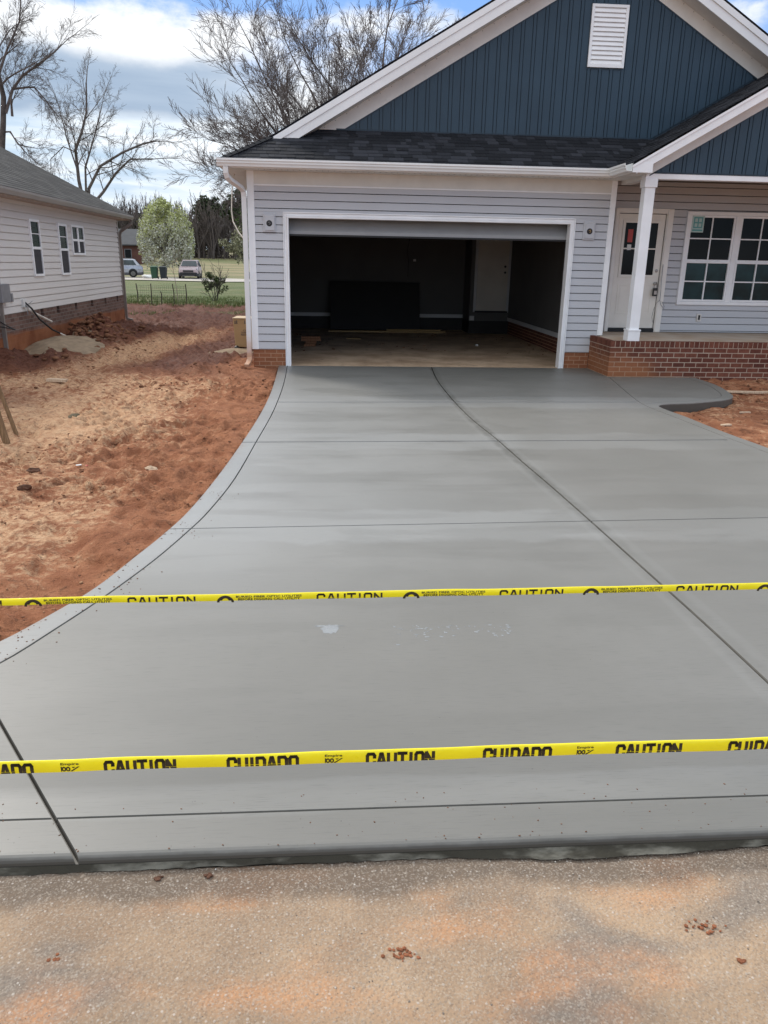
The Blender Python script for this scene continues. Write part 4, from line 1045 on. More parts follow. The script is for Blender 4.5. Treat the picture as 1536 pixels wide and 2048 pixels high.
# ------------------------------------------------------------------ neighbouring house
NX, NY1 = -7.70, 23.68
nb = thing('neighbor_house', 'cream sided house on the left with grey roof and brick foundation', 'house', (NX, 18, 0))
g = G(); siding(g, 11.0, NY1, .76, 2.80, NX, .131, .76, 1, 'y', .016, .022); g.obj('siding', M_siding2, nb)
g = G(); g.box(NX - 9, NX - .01, 11.0, NY1 - .01, .765, 2.85); g.box(NX - 9, NX - .11, 11.0, NY1 - .01, 0, .76); g.extr([(NX, NY1 - .02, 2.8), (NX - 9, NY1 - .02, 2.8), (NX - 4.5, NY1 - .02, 5.1)], (0, -.05, 0)); g.extr([(NX, 11, 2.8), (NX - 9, 11, 2.8), (NX - 4.5, 11, 5.1)], (0, .05, 0)); g.obj('wall_core', M_siding2, nb)
def nbrick(T):
    p = T.pos(); x, y, z = T.xyz(p); n = T.node('ShaderNodeTexBrick'); T.put(n.inputs['Vector'], T.vec(y, z, 0.0))
    n.inputs['Scale'].default_value = 1.0; n.inputs['Brick Width'].default_value = .21; n.inputs['Row Height'].default_value = .075; n.inputs['Mortar Size'].default_value = .008
    n.inputs['Color1'].default_value = (.13, .075, .060, 1); n.inputs['Color2'].default_value = (.22, .135, .11, 1); n.inputs['Mortar'].default_value = (.21, .175, .15, 1); n.inputs['Bias'].default_value = -.1
    col = V(T, n.outputs[0]); f = T.noise(p, 2.2, 5)
    col = T.mix(T.noise(p, 14, 3).step(.66, .72) * .6, col, (.36, .32, .29))
    st = (z * -1.0 + (T.noise(T.scale(p, (1, .7, 3)), 2.0, 5) - .5) * .18).step(-.43, -.33)
    col = T.mix(st * .93, col, T.mix(f.step(.3, .7), (.23, .075, .032), (.34, .135, .062)))
    return {'Base Color': col, 'Roughness': .9, 'Specular IOR Level': .15, 'Normal': T.bump(V(T, n.outputs[1]), .3, .006)}
M_nbrick = mat('clay_splashed_foundation_brick', nbrick)
g = G()
vents = [16.94, 17.94, 19.22, 20.52, 21.77, 23.0]; yy = 11.0
for v in vents:
    g.box(NX - .1, NX + .012, yy, v - .09, -.15, .758); g.box(NX - .1, NX + .012, v - .09, v + .09, -.15, .60); yy = v + .09
g.box(NX - .1, NX + .012, yy, NY1, -.15, .758)
g.obj('foundation', M_nbrick, nb)
for v in vents:
    g = G(); g.box(NX - .095, NX - .05, v - .09, v + .09, .60, .758); g.obj('foundation_vent', M_dark, nb)
ns = .5; nz = lambda x: 2.93 + ns * (-7.37 - x)
g = G()
for k in range(40):
    xa = -7.37 - k * .1245; g.cur = random.random() * .5 + .25
    yy = 10.6
    while yy < 23.9:
        w = random.uniform(.2, .7); b = min(yy + w, 23.93); g.cur = random.random()
        g.extr([(xa + .012, yy, nz(xa) + .006), (xa + .012, b, nz(xa) + .006), (xa - .12, b, nz(xa - .125) + .004), (xa - .12, yy, nz(xa - .125) + .004)], (0, 0, .01)); yy = b
g.cur = .4; slab(g, [(-7.37, 10.6), (-7.37, 23.93), (-12.2, 23.93), (-12.2, 10.6)], lambda x, y: nz(x), .04)
slab(g, [(-12.2, 10.6), (-12.2, 23.93), (-17.05, 23.93), (-17.05, 10.6)], lambda x, y: nz(-24.4 - x), .04)
g.obj('roof', M_shingle2, nb)
M_tan = plain('tan_fascia', (.42, .33, .27), .5, .06, 2); M_tang = plain('taupe_gutter', (.30, .27, .245), .45, .06, 2)
g = G(); g.box(NX, -7.39, 10.7, 23.9, 2.79, 2.81); rake_ = [(-7.38, 23.9, nz(-7.38) - .02), (-12.2, 23.9, nz(-12.2) - .02), (-12.2, 23.9, nz(-12.2) - .17), (-7.38, 23.9, nz(-7.38) - .17)]; g.extr(rake_, (0, .02, 0)); g.obj('soffit', M_tan, nb)
g = G(); g.sweep([(0, 0), (0, .11), (.105, .11), (.105, .07), (.08, 0)], [(-7.387, 10.7, 2.81), (-7.387, 23.94, 2.81)], [(1, 0, 0)] * 2); g.obj('gutter', M_tang, nb)
g = G(); g.box(NX - .03, NX + .025, NY1 - .09, NY1 + .01, .76, 2.79); g.obj('corner_trim', M_tang, nb)
g = G(); rect_tube(g, [(-7.33, 23.86, 2.81), (-7.35, 23.84, 2.70), (-7.62, 23.74, 2.50), (-7.66, 23.74, 2.40), (-7.66, 23.74, .16), (-7.64, 23.74, .08), (-7.48, 23.70, .04)], .075, .055); g.obj('downspout', M_spout2, nb, bevel=.004)
g = G(); rect_tube(g, [(-7.66, 14.80, 2.8), (-7.66, 14.80, .02)], .075, .055); g.obj('downspout', M_spout2, nb, bevel=.004)
def nwin(y0, y1, z0, z1, two=False):
    g = G()
    def fr(a, b, c_, d, w, x0, x1):
        g.box(x0, x1, a, b, d - w, d); g.box(x0, x1, a, b, c_, c_ + w); g.box(x0, x1, a, a + w, c_ + w, d - w); g.box(x0, x1, b - w, b, c_ + w, d - w)
    fr(y0, y1, z0, z1, .045, NX, NX + .045); zc = (z0 + z1) / 2; g.box(NX, NX + .04, y0 + .045, y1 - .045, zc - .025, zc + .025)
    if two: yc = (y0 + y1) / 2; g.box(NX, NX + .042, yc - .05, yc + .05, z0 + .06, zc - .025); g.box(NX, NX + .042, yc - .05, yc + .05, zc + .025, z1 - .06)
    w_ = g.obj('window', M_trim, nb)
    g = G(); g.box(NX + .018, NX + .022, y0 + .045, y1 - .045, zc + .025, z1 - .045); g.obj('glass', M_glass3, w_)
    g = G(); g.box(NX + .018, NX + .024, y0 + .045, y1 - .045, z0 + .045, zc - .025); g.obj('screen', M_screen, w_)
    if not two: g = G(); g.box(NX + .022, NX + .027, y0 + .045, y1 - .045, (zc + z1) / 2 - .008, (zc + z1) / 2 + .008); g.obj('grille', M_trim, w_)
nwin(16.72, 17.27, 1.40, 2.49); nwin(18.43, 19.02, 1.395, 2.48); nwin(19.36, 20.30, 1.83, 2.49, True)
g = G(); g.box(NX, NX + .12, 14.70, 15.12, .98, 1.30); g.obj('meter_box', M_wire, nb, bevel=.006)
g = G(); g.box(NX, NX + .05, 15.33, 15.41, .97, 1.12); g.obj('outlet_cover', M_wire, nb, bevel=.004)
g = G(); g.box(NX, NX + .06, 15.86, 16.02, .84, .99); g.obj('junction_plate', M_white, nb, bevel=.006)
lw = thing('service_line', 'black cable and pale pipes sagging from the neighbouring wall to the sand pile', 'cable', (NX + .1, 16, .9))
g = G(); g.tube([(NX + .05, 15.95, .93), (NX + .14, 16.0, .82), (NX + .22, 16.15, .6), (NX + .36, 16.40, .38), (NX + .45, 16.55, .30)], .018, 7); g.obj('black_cable', M_blackrub, lw)
g = G(); g.tube([(NX + .45, 16.55, .30), (NX + .75, 16.75, .10), (NX + .85, 16.8, .02)], .014, 7); g.obj('pipe_end', M_pvc, lw)
g = G(); g.tube([(NX + .08, 15.95, .80), (NX + .28, 16.65, .52)], .02, 8); g.obj('white_pipe', M_pvc, lw)
g = G()
for dy, dz, dxx in ((-.10, -.07, .1), (.10, .05, .12), (-.13, -.02, .14), (.13, -.10, .1)): g.tube([(NX + .06, 15.94, .88), (NX + dxx, 15.94 + dy * .6, .86 + dz), (NX + dxx + .03, 15.94 + dy * 1.3, .85 + dz * 2)], .006, 5)
g.obj('wire_end', M_wire, lw)
g = G(); g.tube([(NX + .1, 14.3, .75), (NX + .16, 14.55, .62), (NX + .2, 14.9, .50), (NX + .18, 14.7, .54), (NX + .1, 14.4, .60)], .012, 6)
tag(g.obj('black_cable', M_blackrub, loc=(NX + .1, 14.5, .6)), 'loop of black cable by the near end of the neighbouring foundation', 'cable')

# ------------------------------------------------------------------ caution tapes
def tape(name, label, x0, x1, y, zf, w, marks):
    root = thing(name, label, 'tape', ((x0 + x1) / 2, y, 0))
    sec = [(-.0045, -w), (-.0060, -w * .8), (-.0058, -w * .45), (-.0042, -w * .14), (-.0016, -w * .02), (.0012, 0), (.0034, -w * .04), (.0052, -w * .3), (.0062, -w * .7), (.0058, -w * .96)]
    def wob(x): return .0016 * math.sin(x * 5.3 + y) + .001 * math.sin(x * 13.1)
    g = G(); n = int((x1 - x0) / .04); m = len(sec)
    for i in range(n + 1):
        x = x0 + (x1 - x0) * i / n
        for o_, z in sec: g.v.append((x, y + o_ + wob(x), zf(x) + z + .0007 * math.sin(x * 9.7 + y * 3) + .0005 * math.sin(x * 23))); g.r.append(0)
    for i in range(n):
        for j in range(m - 1): a = i * m + j; g.f.append((a, a + 1, a + m + 1, a + m))
    st_ = g.obj('strip', M_tape, root, smooth=True, fix=False)
    zs_ = [q[1] for q in sec[:6]]; ys_ = [q[0] for q in sec[:6]]
    for kind, xm, wd, top, hh, s in marks:
        g = G()
        if kind == 'text': vs, fs = block_word(s, wd, hh, -(w - .0006 - top), hh * .20, tuple(z + top for z in zs_[1:5]))
        elif kind == 'small': vs, fs = text_geo(s, wd, hh, -(w - .0006 - top), .02)
        else: vs, fs = s
        g.add([(xm + a, y + float(np.interp(b - top, zs_, ys_)) - .0011 + wob(xm + a), zf(xm + a) + b - top) for a, b, *_ in vs], fs)
        g.obj('emblem' if kind == 'geo' else 'printed_word', M_print, st_, fix=False)
    return root
def ring(r0, r1, n=14, sx=1.0):
    vs = []; fs = []
    for k in range(n + 1):
        a = math.pi * k / n; vs += [(r0 * math.cos(a) * sx, r0 * math.sin(a) - r1, 0), (r1 * math.cos(a) * sx, r1 * math.sin(a) - r1, 0)]
    fs = [(2 * k, 2 * k + 1, 2 * k + 3, 2 * k + 2) for k in range(n)]
    return vs, fs
def swoosh():    # cut-off emblem under the small name: two loops and a slanting stroke
    vs, fs = [], []
    for cx in (.0085, .020):
        for k in range(12):
            a0 = 2 * math.pi * k / 12; a1 = 2 * math.pi * (k + 1) / 12; b = len(vs)
            for a in (a0, a1): vs += [(cx + .0062 * math.cos(a), -.0048 + .0047 * math.sin(a), 0), (cx + .0028 * math.cos(a), -.0048 + .0022 * math.sin(a), 0)]
            fs.append((b, b + 1, b + 3, b + 2))
    for pts in ([(.024, -.0095), (.031, -.0095), (.052, -.0005), (.047, -.0005)], [(.030, -.001), (.040, -.001), (.0345, -.0035)], [(.002, -.0095), (.0, -.0095), (.0, -.0), (.0035, 0)]):
        b = len(vs); vs += [(p[0], p[1], 0) for p in pts]; fs.append(tuple(range(b, b + len(pts))))
    return vs, fs
GLY = {'C': [[(1, .70), (1, .86), (.84, 1), (.16, 1), (0, .86), (0, .14), (.16, 0), (.84, 0), (1, .14), (1, .30)]], 'A': [[(0, 0), (.40, 1), (.60, 1), (1, 0)], [(.2, .30), (.8, .30)]],
       'U': [[(0, 1), (0, .14), (.16, 0), (.84, 0), (1, .14), (1, 1)]], 'T': [[(-.06, 1), (1.06, 1)], [(.5, 1), (.5, 0)]], 'I': [[(.5, 1), (.5, 0)]],
       'O': [[(.5, 1), (.84, 1), (1, .86), (1, .14), (.84, 0), (.16, 0), (0, .14), (0, .86), (.16, 1), (.5, 1)]], 'N': [[(0, 0), (0, 1)], [(0, 1), (1, 0)], [(1, 0), (1, 1)]], 'D': [[(0, 0), (0, 1), (.78, 1), (1, .84), (1, .16), (.78, 0), (0, 0)]]}
def block_word(word, wd, hh, vmin, th, cuts=(), slant=.0):
    ws = [.45 if c == 'I' else 1.0 for c in word]; gap = .48; unit_ = wd / (sum(ws) + gap * (len(word) - 1)); x = 0; vs, fs = [], []
    for c, w in zip(word, ws):
        lw = w * unit_
        for line in GLY[c]:
            P = [Vector((x + (a if c != 'I' else .5) * lw, (b - 1) * (hh - th) - th / 2)) for a, b in line]; n = len(P)
            for i in range(n - 1):
                d = (P[i + 1] - P[i]).normalized(); nn = Vector((-d.y, d.x)) * th / 2; e = d * th * .30
                q = clip_poly([tuple(P[i] - e + nn), tuple(P[i + 1] + e + nn), tuple(P[i + 1] + e - nn), tuple(P[i] - e - nn)], 0, 1, -vmin)
                q = clip_poly(q, 0, -1, 0) if len(q) > 2 else q
                bands = list(zip((9,) + tuple(cuts), tuple(cuts) + (-9,)))
                for hi_, lo_ in bands:
                    k = clip_poly(q, 0, -1, hi_) if len(q) > 2 else q
                    k = clip_poly(k, 0, 1, -lo_) if len(k) > 2 else k
                    if len(k) > 2: b0 = len(vs); vs += [(a + slant * b, b, 0) for a, b in k]; fs.append(tuple(range(b0, b0 + len(k))))
        x += lw + gap * unit_
    return vs, fs
FW = .0375; fm = []
for k in range(-1, 4):
    o_ = -2.4294 + k * .7405
    fm += [('text', o_, .192, .0050, .048, 'CAUTION'), ('text', o_ + .343, .196, .0050, .048, 'CUIDADO'), ('small', o_ - .1225, .050, .0070, .0095, 'Empire'), ('geo', o_ - .1225, 0, .0185, 0, ([(a, b * 1.75, 0) for a, b, _ in swoosh()[0]], swoosh()[1]))]
fz = lambda x: .4645 + .0055 * (x + 1.6)
ft = tape('caution_tape', 'nearest yellow caution tape, reading CAUTION and CUIDADO, above the kerb', -12.0, 10.0, 1.90, fz, FW, fm)
BW = .0278; bmk = []
for k in range(-1, 5):
    o_ = -2.60 + k * .757
    bmk += [('text', o_, .262, .0042, .038, 'CAUTION'), ('geo', o_ + .385, 0, .0045, 0, ring(.021, .030, 14, 1.15)), ('geo', o_ + .385, 0, .0095, 0, ring(.010, .0165, 12, 1.3)),
            ('small', o_ + .428, .265, .0055, .0085, 'BURIED FIBER OPTIC UTILITIES'), ('small', o_ + .436, .250, .0160, .011, 'BEFORE DIGGING CALL UTILITY')]
bz = lambda x: .520 + .0085 * (x + 1.6) + .0014 * (x + 1.6) ** 2 * .3
tape('caution_tape', 'farther yellow caution tape with half-moon badge and small print, higher across the slab', -12.0, 10.0, 2.9, bz, BW, bmk)
def stake(x, y, hgt, lean, label, w=.04, m=M_wood):
    g = G(); lx, ly = lean; z0 = -.2
    vs = []
    for z, ww in ((z0, .25), (-.02, 1.0), (hgt, 1.0)):
        t = z; vs += [(x + lx * t - w / 2 * ww, y + ly * t - w / 2 * ww, z), (x + lx * t + w / 2 * ww, y + ly * t - w / 2 * ww, z), (x + lx * t + w / 2 * ww, y + ly * t + w / 2 * ww, z), (x + lx * t - w / 2 * ww, y + ly * t + w / 2 * ww, z)]
    g.add(vs, [(i * 4 + j, i * 4 + (j + 1) % 4, i * 4 + 4 + (j + 1) % 4, i * 4 + 4 + j) for i in range(2) for j in range(4)] + [(3, 2, 1, 0), (8, 9, 10, 11)])
    return tag(g.obj('wood_stake', m, loc=(x, y, 0), bevel=.003), label, 'stake')
stake(-5.03, 7.86, 1.3, (-.20, .05), 'weathered wooden stake at the left edge, nearer one of the pair', .055)
stake(-5.10, 8.30, 1.3, (-.26, .05), 'thin slanting wooden stake just behind the nearer left stake', .035)

# ------------------------------------------------------------------ litter on the dirt
def plank(name, x, y, L, wd, th, rot, m, label, cat, base=None):
    c_, s_ = math.cos(rot), math.sin(rot); z = (ground_z(x, y) if base is None else base) + .002; g = G()
    pts = [(-L / 2, -wd / 2), (L / 2, -wd * .42), (L * .48, wd / 2), (-L * .47, wd * .45)]
    g.extr([(x + a * c_ - b * s_, y + a * s_ + b * c_, z) for a, b in pts], (0, 0, th)); return tag(g.obj(name, m, loc=(x, y, z), bevel=.003), label, cat)
plank('wood_scrap', -5.9, 12.1, .32, .09, .045, -.25, M_scrap, 'pinkish wood scrap on the muddy ground left of the drive', 'scrap')
plank('wood_scrap', 5.15, 11.95, .95, .07, .035, .12, M_scrap, 'longest pale wood scrap by the porch brick on the right', 'scrap')
plank('wood_scrap', 4.75, 11.82, .55, .07, .03, -.1, M_scrap, 'pale wood scrap beside the longest one on the right bed', 'scrap')
plank('wood_scrap', 3.95, 10.15, .16, .035, .02, .05, M_scrap, 'short pale wood chip on red soil right of the walk', 'scrap')
plank('wood_scrap', 3.22, 9.25, .15, .06, .02, .3, M_scrap, 'tiny pale chip near the right edge of the drive', 'scrap')
plank('wood_scrap', 4.0, 9.35, .10, .03, .02, .1, M_scrap, 'smallest pale chip near the right photo edge', 'scrap')
def rock(x, y, s, m, label, base=None, col=None):
    vs, fs = lump(int(abs(x * 100) + y * 10), 2); z = ground_z(x, y) if base is None else base
    g = G(); g.add([(x + a * s * 1.4, y + b * s, z + c_ * s * .7 + s * .25) for a, b, c_ in vs], [tuple(f) for f in fs]); return tag(g.obj('clod' if m is M_mud else 'stone', m, loc=(x, y, z)), label, 'clod' if m is M_mud else 'stone')
M_mud = plain('dark_mud', (.11, .055, .035), .9, .3, 20, .2, bump=.6); M_stone = plain('pale_stone', (.52, .38, .26), .85, .2, 12, .2, bump=.4); M_redclod = plain('red_clod', (.26, .10, .05), .9, .3, 30, .2, bump=.5)
rock(-4.27, 6.23, .042, M_mud, 'dark mud clod on sandy dirt, nearer of two'); rock(-4.38, 6.75, .038, M_mud, 'dark mud clod on sandy dirt, farther of two')
rock(-3.42, 7.0, .05, M_stone, 'pale flat stone lying near the left slab edge'); rock(-4.76, 9.2, .085, plain('olive_clod', (.13, .105, .065), .9, .3, 20, .2), 'greenish grey stone on the sand patch')
plank('paper_scrap', -4.05, 6.95, .05, .03, .006, .5, M_white, 'small white scrap of litter on the sandy dirt', 'litter')
plank('paper_scrap', -4.0, 6.98, .05, .02, .006, -.4, M_red, 'small red scrap of litter beside the white one', 'litter')
for k, (x, y, n, s, label) in enumerate(((-1.60, 1.668, 26, .035, 'crumbled red clay clods in the middle of the road'), (-2.56, 1.70, 14, .018, 'small dark clod crumbs on the road at left'), (-.70, 1.715, 20, .045, 'loose clay crumbs on the road at right'), (-.645, 1.59, 6, .008, 'single red clod near the right end of the road'), (-2.34, 1.99, 12, .012, 'dark crumbs by the kerb, left of centre'), (-2.18, 1.995, 12, .012, 'dark crumbs by the kerb, right of the other pile'))):
    g = G(); rr = random.Random(k)
    for q in range(n):
        vs, fs = LUMPS[q % 5]; r_ = rr.uniform(.0025, .0075) if k != 3 else rr.uniform(.006, .010); px, py = x + rr.gauss(0, s * .6), y + rr.gauss(0, s * .35)
        g.add([(px + a * r_, py + b * r_, -.046 - (.005 if py > 1.9 else 0) + c_ * r_ * .7 + r_ * .4) for a, b, c_ in vs], [tuple(f) for f in fs])
    tag(g.obj('clay_crumbs', M_redclod if k not in (4, 5) else M_mud, loc=(x, y, -.046)), label, 'clods')

# ------------------------------------------------------------------ trees
class TreeGen:
    def __init__(s, seed, minr=.006): s.R = random.Random(seed); s.t = G(); s.b = G(); s.minr = minr
    def grow(s, p, d, L, r, lev, maxlev, spread=.6, upb=.15, kids=(3, 5), wig=.16, ratio=.62):
        R = s.R; n = 5 if lev < 2 else 4; pts = [Vector(p)]; dd = Vector(d).normalized(); dirs = [dd]
        for i in range(n):
            dd = (dd + Vector((R.gauss(0, wig), R.gauss(0, wig), R.gauss(0, wig) + upb * .35))).normalized(); pts.append(pts[-1] + dd * L / n); dirs.append(dd)
        s.limb(pts, r, lev, maxlev, spread, upb, kids, wig, ratio, L, dirs)
    def limb(s, pts, r, lev, maxlev, spread=.6, upb=.15, kids=(3, 5), wig=.16, ratio=.62, L=None, dirs=None, start=.22):
        R = s.R; pts = [Vector(p) for p in pts]; n = len(pts) - 1
        if L is None: L = sum((pts[i + 1] - pts[i]).length for i in range(n))
        if dirs is None: dirs = [(pts[min(i + 1, n)] - pts[max(i - 1, 0)]).normalized() for i in range(n + 1)]
        rs = [max(s.minr, r * (1 - .62 * i / n)) for i in range(n + 1)]
        (s.t if lev == 0 else s.b).tube(pts, rs, 7 if lev == 0 else (5 if lev == 1 else 3), cap=False)
        if lev >= maxlev: return
        k = R.randint(*kids) + (2 if lev == 0 else 0)
        for q in range(k):
            t = start + (1 - start) * (q + R.random()) / k if q < k - 1 else 1.0
            f = t * n; i = min(int(f), n - 1); p = pts[i].lerp(pts[i + 1], f - i); dd = dirs[min(i + 1, n)]
            a = R.uniform(0, 6.28); o = dd.orthogonal().normalized(); o2 = dd.cross(o); ang = spread * R.uniform(.6, 1.3) if t < 1 else .12
            nd = dd * math.cos(ang) + (o * math.cos(a) + o2 * math.sin(a)) * math.sin(ang)
            s.grow(p, nd, L * ratio * R.uniform(.65, 1.15), max(s.minr, r * (1 - .62 * t) * (.82 if t == 1.0 else .44)), lev + 1, maxlev, spread, upb, kids, wig, ratio)
    def finish(s, name, label, cat, loc, m1=M_bark, m2=M_bark2, group=None):
        root = thing(name, label, cat, loc, group); s.t.obj('trunk', m1, root, smooth=True, fix=False); s.b.obj('branches', m2, root, fix=False); return root
# wide bare tree behind the new house
tg = TreeGen(11, .0054)
B = Vector((-.4, 31.5, 0)); tg.t.tube([B + Vector((0, 0, -.2)), B + Vector((.05, 0, 1.5)), B + Vector((0, 0, 3.2))], [.34, .26, .24], 10, cap=False)
F = B + Vector((0, 0, 3.0))
for dxx, dyy, dzz, L, r in ((-1.0, .1, .30, 4.3, .07), (-1.0, -.3, .52, 4.8, .085), (-.95, .4, .72, 5.0, .09), (-.78, .1, .95, 5.2, .10), (-.55, -.4, 1.05, 5.4, .11), (-.34, .2, 1.15, 5.5, .11), (-.12, .1, 1.2, 5.5, .12), (.10, -.2, 1.2, 5.4, .12), (.34, .2, 1.1, 5.2, .11), (.60, .0, 1.0, 5.0, .10), (.95, -.1, .8, 4.6, .09), (-.9, -.9, .75, 4.6, .09), (-1.0, .6, .10, 3.8, .05), (.3, .9, 1.0, 4.8, .09), (-.7, .9, .9, 4.8, .09), (-.2, -.8, 1.1, 5.0, .09)):
    tg.grow(F + Vector((dxx * .15, dyy * .15, random.uniform(-.3, .5))), (dxx, dyy, dzz), L, r, 1, 5, .58, .09, (7, 7), .12, .50)
tg.finish('bare_tree', 'widest leafless tree, rising behind the new house roof', 'tree', tuple(B))
# leafless tree at the left edge
tg = TreeGen(5, .0042); yl = 36
tg.limb([(-15.3, yl, -.2), (-15.25, yl, 3.0), (-15.2, yl, 5.8), (-15.0, yl, 6.9), (-14.85, yl, 7.9), (-14.95, yl, 8.7), (-15.0, yl + .2, 10.4), (-14.8, yl + .2, 12.2)], .16, 0, 4, .7, .06, (8, 9), .13, .44, L=5.0, start=.62)
for pth, r in (([(-14.85, yl, 7.3), (-14.46, yl, 8.2), (-14.0, yl, 8.7), (-13.3, yl, 9.15), (-12.75, yl + .2, 9.6), (-12.4, yl + .2, 9.9)], .085), ([(-14.45, yl, 8.2), (-14.1, yl, 8.25), (-13.6, yl, 8.3), (-13.25, yl, 7.9), (-12.95, yl, 7.5)], .06), ([(-14.6, yl, 7.2), (-14.5, yl - .2, 7.8), (-14.42, yl - .2, 8.2)], .07), ([(-15.1, yl, 6.6), (-14.75, yl, 6.62), (-14.5, yl, 6.15), (-14.0, yl, 6.05)], .06), ([(-15, yl, 8.6), (-14.5, yl, 9.6), (-13.9, yl, 10.6), (-13.7, yl, 11.6)], .07)):
    tg.limb(pth, r * .8, 1, 4, .7, .04, (8, 9), .15, .44, L=2.9)
tg.finish('bare_tree', 'tall leafless tree at the far left edge behind the grey roof', 'tree', (-15.3, yl, 0))
# spreading bare tree over the neighbouring ridge
tg = TreeGen(23, .0048); ym = 45
tg.t.tube([(-14.5, ym, -.2), (-14.45, ym, 2.0), (-14.4, ym, 4.6)], [.36, .30, .24], 9, cap=False)
for pth, r in (([(-14.6, ym, 4.2), (-14.78, ym, 5.6), (-14.80, ym, 7.05), (-14.4, ym, 7.9), (-14.05, ym, 8.9), (-13.95, ym, 10.2)], .14), ([(-14.4, ym, 4.4), (-14.3, ym, 5.2), (-13.62, ym, 6.3), (-12.4, ym, 7.0), (-11.3, ym, 7.45), (-10.6, ym, 7.6)], .13), ([(-14.3, ym, 4.3), (-13.6, ym + .2, 5.1), (-12.9, ym + .2, 6.0), (-12.1, ym + .2, 6.7), (-10.9, ym + .2, 6.75)], .12), ([(-14.5, ym, 4.5), (-14.3, ym - .3, 6.2), (-13.7, ym - .4, 7.6), (-13.2, ym - .4, 9.0)], .09), ([(-14.7, ym, 6.9), (-15.4, ym, 7.2), (-16.1, ym, 6.6), (-16.2, ym, 5.8)], .05), ([(-14.78, ym, 6.0), (-15.3, ym + .4, 7.6), (-15.6, ym + .5, 9.3)], .06)):
    tg.limb(pth, r * .75, 1, 4, .7, .04, (9, 10), .15, .38, L=4.6)
tg.finish('bare_tree', 'spreading leafless tree showing above the neighbouring roof ridge', 'tree', (-14.5, ym, 0))
def leafcloud(n, fn, size, seed, rndf=None):
    r = np.random.default_rng(seed); P = fn(n, r); n = len(P); s_ = size * r.uniform(.6, 1.4, (n, 1))
    a = r.normal(size=(n, 3)); a /= np.linalg.norm(a, axis=1, keepdims=True); b = np.cross(a, r.normal(size=(n, 3))); b /= np.linalg.norm(b, axis=1, keepdims=True)
    v = np.stack([P - a * s_, P + b * s_ * .55, P + a * s_, P - b * s_ * .55], 1).reshape(-1, 3); f = np.arange(4 * n).reshape(-1, 4)
    rr = r.random(n) if rndf is None else rndf(P, r); return v, f, np.repeat(np.clip(rr, 0, 1), 4)
def ellip(c_, rx, ry, rz, clump=0, hollow=.3):
    def fn(n, r):
        d = r.normal(size=(n, 3)); d /= np.linalg.norm(d, axis=1, keepdims=True); q = (hollow + (1 - hollow) * r.random((n, 1)) ** .6)
        if clump:
            k = r.normal(size=(clump, 3)); k /= np.linalg.norm(k, axis=1, keepdims=True); k *= (.35 + .6 * r.random((clump, 1)))
            P = k[r.integers(0, clump, n)] + d * q * .26
        else: P = d * q
        return P * (rx, ry, rz) + np.array(c_)
    return fn
def tree_leafy(name, label, base, fn, n, size, m, seed, trunk, rndf=None, kids=(4, 5), maxl=3, mb=M_bark):
    root = thing(name, label, 'tree', base); tg = TreeGen(seed, .012)
    p0 = Vector(base); tg.t.tube([p0 + Vector((0, 0, -.2)), p0 + Vector((trunk[2] * .4, 0, trunk[0] * .6)), p0 + Vector((trunk[2], 0, trunk[0]))], [trunk[1], trunk[1] * .8, trunk[1] * .7], 8, cap=False)
    for k in range(7):
        a = k * 2.4; tg.grow(p0 + Vector((trunk[2], 0, trunk[0] * .95)), (math.cos(a) * .6, math.sin(a) * .6, 1), trunk[3], trunk[1] * .45, 1, maxl, .55, .12, kids, .1, .6)
    tg.t.obj('trunk', mb, root, fix=False, smooth=True); tg.b.obj('branches', mb, root, fix=False)
    v, f, r = leafcloud(n, fn, size, seed, rndf); o = raw_mesh('crown', v - np.array(base), f, r, m, root); return root
def blossom_pts(n, r):
    z = r.random(n * 3) ; z0, z1 = 1.25, 6.75; w = np.where(z < .35, .72 + .28 * (z / .35) ** .5, np.sqrt(np.clip(1 - ((z - .35) / .65) ** 2.3, 0, 1))) * 2.75
    a = r.random(n * 3) * 6.283; q = r.random(n * 3) ** .55; P = np.stack([-17.2 + w * q * np.cos(a), 80 + w * q * np.sin(a), z0 + z * (z1 - z0) + .25 * r.normal(size=n * 3)], -1)
    keep = fbm(P[:, 0] * 1.6 + P[:, 1] * .7, P[:, 2] * 1.6 + P[:, 1], 3) > .475; return P[keep][:n]
tree_leafy('blossom_tree', 'rounded pale blossom tree with lime top behind the dustbins', (-17.75, 80, 0), blossom_pts, 13000, .10, M_blossom, 3, (1.7, .20, .45, 2.2),
           lambda P, r: np.where(r.random(len(P)) < np.clip((P[:, 2] - 3.0) / 4.2, .06, .85) + .25 * (np.abs(P[:, 0] + 17.2) > 2.2), .68 + .32 * r.random(len(P)), .62 * r.random(len(P)) ** .7))
# small flowering tree with a dark leaning trunk beside the downspout
root = thing('flowering_tree', 'small cream flowering tree with dark leaning trunk beside the downspout', 'tree', (-5.9, 45, 0)); tg = TreeGen(8, .012)
tg.limb([(-5.75, 45, -.2), (-6.0, 45, .8), (-6.35, 45, 1.9), (-6.75, 45, 2.9), (-7.1, 45, 3.5)], .075, 0, 3, .6, .08, (4, 5), .12, .5, L=2.6, start=.35)
tg.t.obj('trunk', M_bark, root, fix=False, smooth=True); tg.b.obj('branches', M_bark, root, fix=False)
v, f, r = leafcloud(1500, ellip((-6.5, 45, 2.5), 1.2, 1.0, .95, 22), .055, 4); raw_mesh('crown', v - np.array((-5.9, 45, 0)), f, r, M_cream, root)
tree_leafy('evergreen_tree', 'dense green tree rising behind the downspout and flowering tree', (-6.3, 56, 0), ellip((-6.3, 56, 4.2), 1.75, 1.5, 2.6, 40, .2), 5200, .10, M_ever, 14, (1.5, .16, 0, 2.4))
